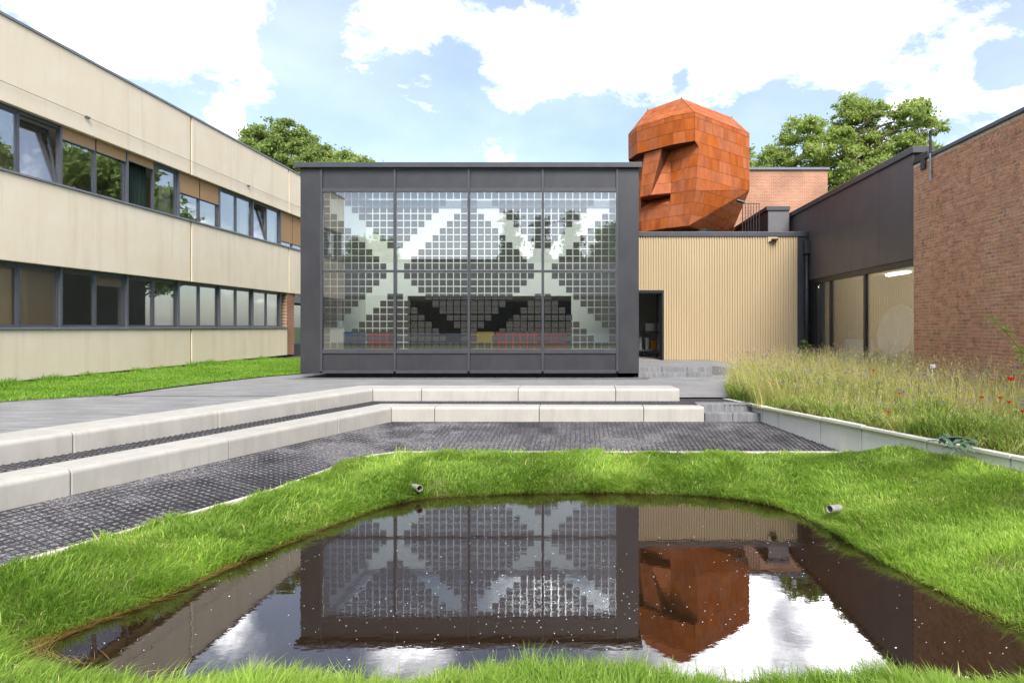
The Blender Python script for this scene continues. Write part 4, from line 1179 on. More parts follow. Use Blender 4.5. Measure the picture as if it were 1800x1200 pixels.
# ------------------------------------------------------------------ dark fascia building with tall windows, and brick hall
XR = 8.33
def build_right():
    root = empty('glazed_building', (XR, 19, 0), 'flat roofed building with brown grey fascia above tall black framed windows', 'building')
    y0, y1 = 15.66, 25.3
    zb, zt = 3.2, 5.82
    ys = [15.66, 17.45, 19.25, 21.05, 22.85, 24.1, 25.3]
    for a, b in zip(ys, ys[1:]):
        box('fascia_panel', M['fascia'], root, XR, XR + .04, a + .004, b - .004, zb, zt)
    box('fascia_core', M['black_metal'], root, XR + .045, XR + .3, y0 + .01, y1, zb + .02, zt)
    box('roof_trim', M['anthracite_trim'], root, XR - .07, XR + .5, y0 - .1, y1 + .1, zt + .002, zt + .17, bevel=.012)
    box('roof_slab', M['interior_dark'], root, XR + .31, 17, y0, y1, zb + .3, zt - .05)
    box('soffit', M['interior_white'], root, XR + .31, 16.9, y0, 22.8, zb + .05, zb + .29)
    zs = .22
    box('floor_slab', M['interior_floor'], root, XR + .05, 17, y0, 22.8, -.05, zs)
    box('side_wall', M['reflected_tan'], root, XR + .35, 17, 22.82, 23.0, zs, zb + .3)
    box('side_wall', M['interior'], root, XR + .35, 17, y0 - .2, y0 - .05, zs, zb + .3)
    box('rear_wall', M['reflected_tan'], root, 16.9, 17, y0, 22.8, zs, zb + .04)
    B = M['black_metal']
    box('window_head', B, root, XR + .03, XR + .28, y0, 22.86, zb - .16, zb - .003)
    box('window_sill', B, root, XR + .03, XR + .28, y0, 22.86, zs + .002, zs + .14)
    box('end_post', B, root, XR + .03, XR + .3, 22.3, 22.87, zs, zb - .165)
    gy = [15.68, 18.55, 21.1, 22.3]
    for a, b in zip(gy, gy[1:]):
        w = MB().box(XR + .06, XR + .2, b - .13, b - .002, zs + .142, zb - .163).build('window_post', B, root)
        box('pane', M['glass_shop'], root, XR + .1, XR + .115, a + .002, b - .132, zs + .143, zb - .164)
    # lit strip lamps under the ceiling
    for i, (x, y, l) in enumerate(((10.2, 17.0, 1.3), (10.2, 19.6, 1.3), (12.4, 18.3, 1.3), (12.4, 21.0, 1.3), (14.6, 17.3, 1.3), (14.6, 20, 1.3))):
        o = box('strip_lamp', M['lamp'], None, x, x + .12, y, y + l, 3.18, 3.24)
        tag(o, ('nearest lit', 'second lit', 'third lit', 'fourth lit', 'far right lit', 'far left lit')[i] + ' strip lamp on the ceiling behind the tall windows', 'lamp', 'ceiling strip lamps in the glazed room')
    # leaning board and wrapped dish inside
    bd = MB().prism([(8.95, 21.4, zs + .01), (9.85, 20.9, zs + .01), (9.75, 20.95, 1.08), (9.0, 21.35, 1.08)], (.05, .09, .0)).build('display_board', M['board'])
    tag(bd, 'pale blue board leaning inside the tall window', 'board')
    ds = empty('wrapped_dish', (9.5, 19.0, zs), 'large white dish shaped object wrapped in clear film behind the window', 'sculpture')
    mb = MB(); c = Vector((9.15, 18.2, 1.4)); ax = Vector((-.75, -.55, .35)).normalized(); u = ax.cross(Vector((0, 0, 1))).normalized(); v = u.cross(ax)
    rings, seg = 7, 22; vs = [c - ax * .42]; fs = []
    for r in range(1, rings + 1):
        rr = .66 * r / rings
        for k in range(seg):
            t = 2 * math.pi * k / seg; vs.append(c + u * (rr * .8 * math.cos(t)) + v * (rr * 1.2 * math.sin(t)) + ax * (-.42 + .42 * (r / rings) ** 2))
    for k in range(seg): fs.append((0, 1 + k, 1 + (k + 1) % seg))
    for r in range(rings - 1):
        for k in range(seg):
            a = 1 + r * seg; fs.append((a + k, a + seg + k, a + seg + (k + 1) % seg, a + (k + 1) % seg))
    mb.add(vs, fs); d_ = mb.build('dish', M['white_plastic'], ds); md = d_.modifiers.new('thickness', 'SOLIDIFY'); md.thickness = .02
    MB().tube([(8.9, 17.9, zs), (9.15, 18.25, 1.2)], .02, 6).build('strut', M['white_plastic'], ds)
    MB().tube([(9.55, 18.6, zs), (9.15, 18.25, 1.2)], .02, 6).build('strut', M['white_plastic'], ds)
    MB().tube([(8.75, 18.6, zs), (9.15, 18.25, 1.2)], .02, 6).build('strut', M['white_plastic'], ds)
    MB().tube([(9.2, 18.4, zs), (9.2, 18.4, .3), (9.2, 18.4, .85)], [.42, .42, .38], 16).build('base_drum', M['white_plastic'], ds)

    # brick hall
    hall = empty('brick_hall', (XR, 12, 0), 'red brick hall wall rising on the right picture edge', 'building')
    zt2 = 5.52
    ya, yb = -1.0, 15.66
    box('mortar_bed', M['mortar'], hall, XR + .0065, XR + .3, ya, yb - .008, -.1, zt2)
    box('hall_body', M['brick_side'], hall, XR + .301, 22, ya, yb - .3, -.1, zt2 - .1)
    box('coping', M['anthracite_trim'], hall, XR - .05, XR + .4, ya, 14.9, zt2 + .002, zt2 + .085, bevel=.008)
    bl, bh, jt = .212, .0605, .0152
    full = MB().box(0, .1, -bl / 2, bl / 2, -bh / 2, bh / 2); head = MB().box(0, .1, -.051, .051, -bh / 2, bh / 2)
    def bme(mb_, nm):
        me = bpy.data.meshes.new(nm); me.from_pydata(mb_.v, [], mb_.f)
        bm = bmesh.new(); bm.from_mesh(me)
        bmesh.ops.bevel(bm, geom=[e for e in bm.edges if all(v.co.x < .01 for v in e.verts)], offset=.004, segments=1, affect='EDGES'); bm.to_mesh(me); bm.free()
        me.materials.append(M['brick']); return me
    mf, mh = bme(full, 'brick'), bme(head, 'brick_header')
    rest = []; single = 0; rb = random.Random(5)
    course = 0; z = -.06
    order = []
    while z + bh < zt2:
        y = 9.0 + (course % 2) * .113 + rb.uniform(0, .05)
        while y < 14.93:
            ln = bl if rb.random() < .72 else .102
            if y + ln > 14.93: ln = 14.93 - y
            if ln > .05: order.append((y + ln / 2, z + bh / 2, ln, rb.uniform(-.003, .003)))
            y += ln + jt
        y = 14.95
        for ln in ((.215, .102, .215, .102) if course % 2 else (.102, .215, .102, .215)):
            order.append((y + ln / 2, z + bh / 2, ln, .002 + rb.uniform(-.002, .002)))
            y += ln + jt
        course += 1; z += bh + jt
    mb = MB(); tints = []
    for (yc, zc, ln, off) in order:
        if single < 300 and 11.7 < yc < 12.95 and zc > .45 and abs(ln - bl) < .001 or (single < 300 and 11.7 < yc < 12.95 and zc > .45 and abs(ln - .102) < .001):
            local_copy('brick', mf if abs(ln - bl) < .001 else mh, hall, (XR + off, yc, zc)); single += 1
        else:
            mb.box(XR + off, XR + .1, yc - ln / 2, yc + ln / 2, zc - bh / 2, zc + bh / 2); tints += [rb.random()] * 8
    o = mb.build('brick', M['brick_rest'], hall); tag(o, 'remaining red bricks of the wall', None, None, 'stuff')
    a = o.data.attributes.new('tint', 'FLOAT', 'POINT'); a.data.foreach_set('value', tints)
    # foil flashing, mast and clear lamp at the roof corner
    fl = empty('corner_flashing', (XR, 15.3, 5.5), 'black roofing felt folded over the brick corner', 'flashing')
    MB().box(XR - .03, XR + .35, 14.98, 15.6, 5.53, 5.72).build('felt', M['dark_foil'], fl, bevel=.03)
    MB().box(XR - .05, XR - .008, 15.05, 15.25, 5.3, 5.55).build('spout', M['dark_foil'], fl, bevel=.01)
    mt = empty('roof_mast', (XR - .05, 14.75, 5), 'slim metal mast with clear lamp discs at the roof corner', 'mast')
    MB().tube([(XR - .05, 14.8, 4.95), (XR - .05, 14.8, 6.1)], .022, 8).build('pole', M['galvanised'], mt)
    MB().tube([(XR - .05, 14.8, 5.6), (XR - .05, 14.8, 6.12)], .03, 8).build('sleeve', M['black_metal'], mt)
    for dx, dy in ((-.2, .0), (.02, .0)):
        c = (XR - .05 + dx, 14.8 + dy, 6.13)
        MB().tube([(c[0], c[1], c[2] - .03), (c[0], c[1], c[2]), (c[0], c[1], c[2] + .05)], [.11, .15, .07], 16).build('lamp_disc', M['clear_plastic'], mt, smooth=True)

def brick_rest_mat():
    m = M['brick'].copy(); m.name = 'red_brick_joined'
    nt = m.node_tree
    hs = [n for n in nt.nodes if n.type == 'HUE_SAT'][0]
    at_ = nt.nodes.new('ShaderNodeAttribute'); at_.attribute_name = 'tint'
    mr = nt.nodes.new('ShaderNodeMapRange'); mr.inputs['To Min'].default_value = .84; mr.inputs['To Max'].default_value = 1.16
    nt.links.new(at_.outputs['Fac'], mr.inputs['Value']); nt.links.new(mr.outputs['Result'], hs.inputs['Value'])
    return m
M['brick_rest'] = brick_rest_mat()
M['cell_rest'] = cell_rest_mat(0, .2)
M['board'] = mat('pale_blue_board', (.42, .52, .62), (.5, .6, .7), rough=.6, scale=2)

def build_back():
    b = empty('brick_tower_block', (9, 32, 0), 'far red brick block with flat top behind the rusty head', 'building')
    box('wall', M['brick_far'], b, 4.5, 12.65, 32, 38, 0, 9.5)
    box('coping', M['cap_blue'], b, 4.4, 12.72, 31.9, 38.1, 9.502, 9.62)
    box('lower_wall', M['brick_far'], b, 12.652, 13.2, 32.3, 38, 0, 8.3)
    box('lower_coping', M['cap_blue'], b, 12.73, 13.28, 32.2, 38.1, 8.302, 8.4)
    # building behind the viewer, met only as a reflection in the solar glass
    r = empty('opposite_building', (0, -20, 0), 'long pale flat building mirrored in the solar glass', 'building')
    box('wall_band', M['grey_band'], r, -45, 22, -20.4, -20, 4.3, 7.3)
    box('roof_trim', M['black_metal'], r, -45.2, 22.2, -21, -19.9, 7.302, 7.6)
    box('window_band', M['black_metal'], r, -45, 22, -20.6, -20.3, .9, 4.29)
    box('lower_wall', M['grey_band'], r, -45, 22, -20.4, -20, 0, .89)
    box('body', M['interior'], r, -44.9, 21.9, -30, -20.61, 0, 7.3)
M['grey_band'] = mat('grey_concrete_band', (.36, .36, .38), (.42, .42, .44), rough=.85, scale=1.2)

# ------------------------------------------------------------------ the weathering-steel head
def build_head():
    P3 = Vector((4.62, 25.3)); U = Vector((-.643, .765)).normalized(); NN = Vector((-.765, -.643)).normalized()
    def F(u, n, z): p = P3 + U * u + NN * n; return Vector((p.x, p.y, z))
    zr, zw, zm, zc = 10.16, 9.0, 7.1, 5.62          # brim, brow, mouth, chin
    B3, B2, B1, B0 = Vector((4.62, 25.3, zr)), Vector((3.83, 25.8, zr)), Vector((2.48, 27.2, zr)), Vector((2.18, 28.2, zr))
    B4 = Vector((7.59, 28.1, zr)); B5 = Vector((5.1, 30.9, zr))
    dn = lambda v, z: Vector((v.x, v.y, z))
    zt = 11.08
    TA, TB, TR, TC = Vector((4.25, 26.3, zt)), Vector((2.99, 27.74, zt)), Vector((6.96, 28.75, zt)), Vector((5.1, 30.0, zt))
    polys = []
    # crown
    polys += [[B3, TA, TB, B2], [B2, TB, B1], [B1, TB, B0], [B3, B4, TR, TA], [B4, B5, TC, TR], [B5, B0, TB, TC], [TA, TR, TC, TB]]
    # forehead band
    for a, b in ((B3, B2), (B2, B1), (B1, B0)): polys.append([a, b, dn(b, zw), dn(a, zw)])
    # recessed face
    E0, E1 = F(.015, -.29, zw), F(0, -.04, 6.98)       # outer edge of the near cheek
    K0, K1 = F(1.62, -.38, zw), F(1.26, 0.0, zm)       # crease beside the nose
    e0, e1 = F(3.785, -.29, zw), F(3.79, -.04, 6.98)
    k0, k1 = F(2.62, -.38, zw), F(3.0, 0.0, zm)
    Nt0, Nt1 = F(1.555, .22, zw), F(2.6, .22, zw)       # nose bridge
    Nb0, Nb1 = F(1.99, .45, 7.08), F(2.64, .45, 7.08)   # nose tip
    # cheek split by a soft diagonal
    polys += [[E0, K0, K1], [E0, K1, E1]]
    polys += [[e0, k1, k0], [e0, e1, k1]]
    polys += [[K0, Nt0, Nb0], [K0, Nb0, K1]]
    polys += [[k0, Nb1, Nt1], [k0, k1, Nb1]]
    polys += [[Nt0, Nt1, Nb1, Nb0]]
    # underside of brow and of nose
    under = [[dn(B3, zw), dn(B2, zw), Nt0, K0, E0], [Nt1, dn(B1, zw), dn(B0, zw), e0, k0], [dn(B2, zw), dn(B1, zw), Nt1, Nt0],
             [Nb0, Nb1, k1, F(2.75, -.45, zm - .02), F(1.5, -.45, zm - .02), K1]]
    # mouth recess and chin
    M0, M1 = F(1.3, -.12, 6.95), F(2.6, -.12, 6.95)
    Lr0, Lr1 = F(1.5, -.45, zm - .02), F(2.75, -.45, zm - .02)
    Lo0, Lo1 = F(1.28, .02, 6.66), F(3.0, .02, 6.66)
    J2, j2 = F(.36, -.02, zc), F(3.43, -.02, zc)
    C0, C1 = F(1.35, .16, zc), F(2.8, .16, zc)
    polys += [[Lr0, Lr1, Lo1, Lo0], [K1, Lr0, Lo0], [k1, Lo1, Lr1]]
    polys += [[E1, K1, Lo0, C0, J2], [Lo0, Lo1, C1, C0], [e1, j2, C1, Lo1, k1]]
    # side of the head with its sloping jaw
    S4 = dn(B4, 7.63)
    polys += [[B3, dn(B3, zw), E0, E1, S4, B4]]
    polys += [[E1, J2, S4]]
    N1 = Vector((7.12, 30.0, 5.72))
    polys += [[J2, N1, S4]]
    s0 = dn(B0, 7.63)
    polys += [[B0, B5, dn(B5, 7.4), s0, e1, e0, dn(B0, zw)]]
    polys += [[e1, s0, j2], [B4, S4, dn(B5, 7.4), B5], [S4, N1, Vector((5.1, 30.9, 5.5)), dn(B5, 7.4)], [s0, dn(B5, 7.4), Vector((5.1, 30.9, 5.5)), j2]]
    under.append([J2, C0, C1, j2, Vector((5.1, 30.9, 5.5)), N1])
    root = empty('rusty_head', (4.9, 28, 4.9), 'giant faceted head clad in rusty orange steel plates above the roofs', 'sculpture')
    cen = Vector((4.9, 28.0, 8.2))
    def normal(p):
        n = Vector((0, 0, 0))
        for a, b in zip(p, p[1:] + p[:1]):
            n += Vector(((a.y - b.y) * (a.z + b.z), (a.z - b.z) * (a.x + b.x), (a.x - b.x) * (a.y + b.y)))
        return n.normalized()
    # dark core behind the plates
    core = MB()
    for p in polys + under: core.add(p, [tuple(range(len(p)))])
    co_ = core.build('core', M['rust_back'], root)
    hints = {}
    def clip(poly, f):
        """keep the part where f(point) >= 0"""
        out = []
        for a, b in zip(poly, poly[1:] + poly[:1]):
            fa, fb = f(a), f(b)
            if fa >= 0: out.append(a)
            if (fa < 0) != (fb < 0): out.append(a + (b - a) * (fa / (fa - fb)))
        return out
    def inset(poly, n, g):
        out = []; k = len(poly)
        for i in range(k):
            a, b, c = poly[i - 1], poly[i], poly[(i + 1) % k]
            d1, d2 = (b - a).normalized(), (c - b).normalized()
            m1, m2 = n.cross(d1), n.cross(d2)
            den = 1 + m1.dot(m2)
            if den < .15: den = .15
            out.append(b + (m1 + m2) * (g / den))
        return out
    def clean(poly):
        out = []
        for p in poly:
            if not out or (p - out[-1]).length > .012: out.append(p)
        if len(out) > 1 and (out[0] - out[-1]).length < .012: out.pop()
        return out
    def area(p): return sum(((p[i] - p[0]).cross(p[i + 1] - p[0])).length for i in range(1, len(p) - 1)) / 2
    rb = random.Random(3)
    H = .485
    for p in polys + under:
        n = normal(p)
        mid = sum(p, Vector()) / len(p)
        ref = cen
        if n.dot(mid - ref) < 0: p = p[::-1]; n = -n
        # in-plane horizontal direction
        h = Vector((0, 0, 1)).cross(n)
        if h.length < .2: h = Vector((U.x, U.y, 0)); 
        h.normalize(); v = n.cross(h)
        flat = abs(n.z) > .95
        z_of = (lambda q: q.dot(v)) if flat else (lambda q: q.z)
        lo, hi = min(z_of(q) for q in p), max(z_of(q) for q in p)
        k = math.floor((lo - 9.0) / H); base = 9.0
        z = base + k * H
        step = H
        if abs(n.z) > .5 and not flat: step = H * .62
        z = base + math.floor((lo - base) / step) * step
        while z < hi:
            row = clip(clip(p, lambda q: z_of(q) - z), lambda q: z + step - z_of(q))
            if len(row) >= 3:
                a0, a1 = min(q.dot(h) for q in row), max(q.dot(h) for q in row)
                t = a0 - rb.uniform(0, .5) if (a1 - a0) > .9 else a0 - .01
                while t < a1:
                    w = rb.choice((.55, .7, .85, 1.05, .95))
                    if a1 - (t + w) < .3: w = a1 - t + .01
                    piece = clean(clip(clip(row, lambda q: q.dot(h) - t), lambda q: t + w - q.dot(h)))
                    t += w
                    if len(piece) < 3 or area(piece) < .004: continue
                    ins = clean(inset(piece, n, .006))
                    if len(ins) < 3: ins = piece
                    lift = .012 + rb.uniform(0, .006)
                    MB().prism([q + n * .001 for q in ins], n * lift).build('steel_plate', M['rust'], root)
            z += step
    # neck on the roof
    MB().tube([(4.9, 28, 4.4), (4.9, 28, 5.7)], [1.3, 1.3], 16).build('neck', M['black_metal'], root)
    box('roof_spike', M['black_metal'], root, TA.x - .02, TA.x + .02, TA.y - .02, TA.y + .02, zt, zt + .06)
    box('roof_spike', M['black_metal'], root, TB.x - .02, TB.x + .02, TB.y - .02, TB.y + .02, zt, zt + .06)
    box('roof_spike', M['black_metal'], root, TR.x - .02, TR.x + .02, TR.y - .02, TR.y + .02, zt, zt + .06)

# ------------------------------------------------------------------ trees
def crown_mesh(name, lumps, n_leaf, leaf, seed, cluster=.55, flat=.5, sprays=12):
    """lumps: (cx, cy, cz, rx, ry, rz) in local metres. Leaves hang in clusters on the shells of the lumps."""
    g = np.random.default_rng(seed)
    lumps = [(*l[:3], l[3] * .86, l[4] * .86, l[5] * .86) for l in lumps]
    for l in list(lumps):                      # smaller sprays standing out of every lump
        for _ in range(sprays):
            d = g.normal(size=3); d /= np.linalg.norm(d); d[2] = abs(d[2]) * .9 - .15; q = g.uniform(.14, .34)
            lumps.append((l[0] + d[0] * l[3] * 1.12, l[1] + d[1] * l[4] * 1.12, l[2] + d[2] * l[5] * 1.18, l[3] * q, l[4] * q, l[5] * q))
    lumps = np.array(lumps, float)
    vol = (lumps[:, 3] * lumps[:, 4] * lumps[:, 5]) ** (2 / 3)
    ncl = max(60, n_leaf // 70)
    k = g.choice(len(lumps), ncl, p=vol / vol.sum())
    d = g.normal(size=(ncl, 3)); d /= np.linalg.norm(d, axis=1)[:, None]
    r = g.random(ncl) ** .5 * .75 + .3
    cl = lumps[k, :3] + d * r[:, None] * lumps[k, 3:]
    shade = g.random(ncl)
    j = g.integers(0, ncl, n_leaf)
    sp = g.normal(size=(n_leaf, 3)) * cluster * np.array([1, 1, flat])
    c = cl[j] + sp * g.uniform(.4, 1.0, (n_leaf, 1))
    nrm = g.normal(size=(n_leaf, 3)) + np.array([0, 0, .9]); nrm /= np.linalg.norm(nrm, axis=1)[:, None]
    t = np.cross(nrm, g.normal(size=(n_leaf, 3))); t /= np.linalg.norm(t, axis=1)[:, None]
    b = np.cross(nrm, t)
    s = leaf * g.uniform(.6, 1.3, (n_leaf, 1))
    V = np.stack([c - t * s, c + b * s * .55 - nrm * s * .12, c + t * s, c - b * s * .55 - nrm * s * .12], 1).reshape(-1, 3)
    q = np.arange(n_leaf)[:, None] * 4
    T = np.concatenate([q + np.array([[0, 1, 2]]), q + np.array([[0, 2, 3]])])
    tint = np.clip(.15 + .45 * shade[j] + .4 * g.random(n_leaf), 0, 1)
    return fast_mesh(name, V, T, np.repeat(tint, 4)), cl

def tree(name, loc, lumps, n_leaf, leaf, seed, m, label, trunk_r=.3, cluster=.55, cat='tree', group=None, source=None, flat=.5, size=1.0):
    root = empty(name, loc, label, cat, group)
    root.scale = (size, size, size)
    if source is None:
        me, cl = crown_mesh('crown', lumps, n_leaf, leaf, seed, cluster, flat); me.materials.append(M[m])
        g = random.Random(seed)
        zlow = min(l[2] - l[5] for l in lumps); zmid = sum(l[2] for l in lumps) / len(lumps)
        mb = MB(); mb.tube([(0, 0, -.1), (.05, 0, zlow), (.1, .05, zmid), (.1, .05, max(l[2] + l[5] * .6 for l in lumps))], [trunk_r * 1.2, trunk_r, trunk_r * .6, .03], 8)
        picks = cl[np.random.default_rng(seed + 1).choice(len(cl), min(len(cl), 46), replace=False)]
        for p in picks:
            z0 = max(zlow * .9, min(p[2] - abs(g.uniform(.6, 2.2)), zmid + 2)); a = Vector((.07, .02, z0)); e = Vector(p)
            mid = a.lerp(e, .55) + Vector((g.uniform(-.3, .3), g.uniform(-.3, .3), g.uniform(.1, .5)))
            mb.tube([a, mid, e], [trunk_r * .3, trunk_r * .17, .015], 5, cap=False)
        tm = bpy.data.meshes.new('trunk'); tm.from_pydata(mb.v, [], mb.f); tm.materials.append(M['bark'])
    else:
        me, tm = source
    for nm, mm in (('crown', me), ('trunk', tm)):
        o = bpy.data.objects.new(nm, mm); COL.objects.link(o); o.parent = root
    return me, tm

def build_trees():
    # big pale tree over the right roofs
    Y = 46; s = Y / FPX
    def lump(px, py, r, base, dy=0, sq=.85): return ((px - PPX) * s - base[0], dy, CAM_Z - (py - PPY) * s, r * s, r * s * 1.0, r * s * sq)
    base = (20.0, Y, 0)
    L = [lump(px, py, r, base, dy) for (px, py, r, dy) in ((1415, 235, 42, 0), (1375, 280, 40, 1), (1450, 280, 55, -1), (1510, 225, 48, 0), (1495, 185, 24, 0), (1540, 190, 32, 1), (1590, 225, 42, -1), (1600, 185, 20, 0), (1635, 225, 22, 0), (1560, 275, 60, 0), (1500, 320, 70, 0), (1620, 280, 42, 0), (1420, 340, 60, 0), (1580, 350, 70, 0), (1355, 310, 24, 0))]
    tree('broadleaf_tree', base, L, 80000, .125, 5, 'leaf', 'tall pale green tree over the roofs on the right', .4, .30)
    Y = 50; s = Y / FPX
    base = (-24.5, Y, 0)
    L = [lump(px, py, r, base, dy) for (px, py, r, dy) in ((470, 250, 38, 0), (500, 235, 30, 0), (455, 240, 18, 0), (530, 255, 34, 1), (555, 270, 24, 0), (440, 270, 36, 0), (500, 285, 48, 0), (550, 300, 40, 0), (480, 320, 60, 0), (415, 265, 20, 0))]
    tree('broadleaf_tree', base, L, 40000, .13, 8, 'leaf_dark', 'dark green tree rising behind the cream concrete building', .35, .30)
    base = (-18.4, Y, 0)
    L = [lump(px, py, r, base, dy) for (px, py, r, dy) in ((610, 280, 18, 0), (600, 300, 30, 0), (640, 290, 20, 0), (655, 300, 16, 0), (625, 315, 40, 0), (682, 300, 14, 0), (590, 310, 20, 0))]
    tree('broadleaf_tree', base, L, 14000, .13, 9, 'leaf', 'light green treetop peeping over the dark pavilion roof', .2, .35)
    # trees that the glass mirrors: beyond the opposite building and beyond the brick hall
    con = [(0, 0, 2.5 + i * 1.15, 2.3 - i * .2, 2.3 - i * .2, .8) for i in range(10)]
    src = tree('mirrored_conifer', (-7.5, -30, 0), con, 16000, .2, 21, 'leaf_conifer', 'dark conifer mirrored beside the centre mullion of the upper glass', .25, .4, group='trees mirrored in the solar glass')
    tree('mirrored_conifer', (-4.4, -33, 0), con, 0, 0, 0, '', 'second dark conifer mirrored in the third upper pane', group='trees mirrored in the solar glass', source=src)
    tree('mirrored_conifer', (-1.0, -30, 0), con, 0, 0, 0, '', 'dark conifer mirrored in the right upper pane', group='trees mirrored in the solar glass', source=src)
    bl = [(0, 0, 8, 3.5, 3.5, 3.5), (2.5, 0, 6.5, 2.8, 2.8, 2.6), (-2.4, .5, 6.6, 2.9, 2.9, 2.6), (.5, -.5, 11, 2.5, 2.5, 2.3), (0, 0, 4.8, 3.4, 3.4, 2), (1.6, 1, 9.2, 2.2, 2.2, 2)]
    src2 = tree('mirrored_tree', (4.5, -31, 0), bl, 26000, .22, 23, 'leaf_dark', 'leafy tree mirrored in the right upper pane of the solar glass', .35, .5, group='trees mirrored in the solar glass')
    tree('mirrored_tree', (-22, -28, 0), bl, 0, 0, 0, '', 'leafy tree mirrored in the left upper pane of the solar glass', group='trees mirrored in the solar glass', source=src2, size=.84)
    tree('mirrored_tree', (-29, -27, 0), bl, 0, 0, 0, '', 'second leafy tree at the left edge of the solar glass mirror', group='trees mirrored in the solar glass', source=src2, size=.84)
    tree('mirrored_tree', (10.4, 54, 0), bl, 0, 0, 0, '', 'tall tree hidden behind the rusty head, mirrored in the upper ribbon windows', group='trees mirrored in the ribbon windows', source=src2, size=1.3)
    for i, (x, y, lab) in enumerate(((25, 6, 'leafy tree mirrored in the nearest upper window of the concrete building'), (27, 13, 'leafy tree mirrored in the second upper window of the concrete building'), (30, -2, 'leafy tree beyond the brick hall, mirrored at the left picture edge'))):
        o = tree('mirrored_tree', (x, y, 0), bl, 0, 0, 0, '', lab, group='trees mirrored in the ribbon windows', source=src2)

# ------------------------------------------------------------------ wildflower bed
BED = [(wallx(13.3) + .12, 13.3), (3.6, 15.1), (4.6, 17.6), (6.0, 19.3), (8.25, 20.6), (8.28, 4.2), (wallx(4.2) + .12, 4.2)]
def bed_h(x, y):
    d = np.clip(np.asarray(x) - (3.48 + .347 * (12.03 - np.asarray(y))) - .12, 0, 5)
    return -.06 + .16 * sstep(0, 2.5, d) + (vnoise(x, y, 1.5, 51) - .5) * .06

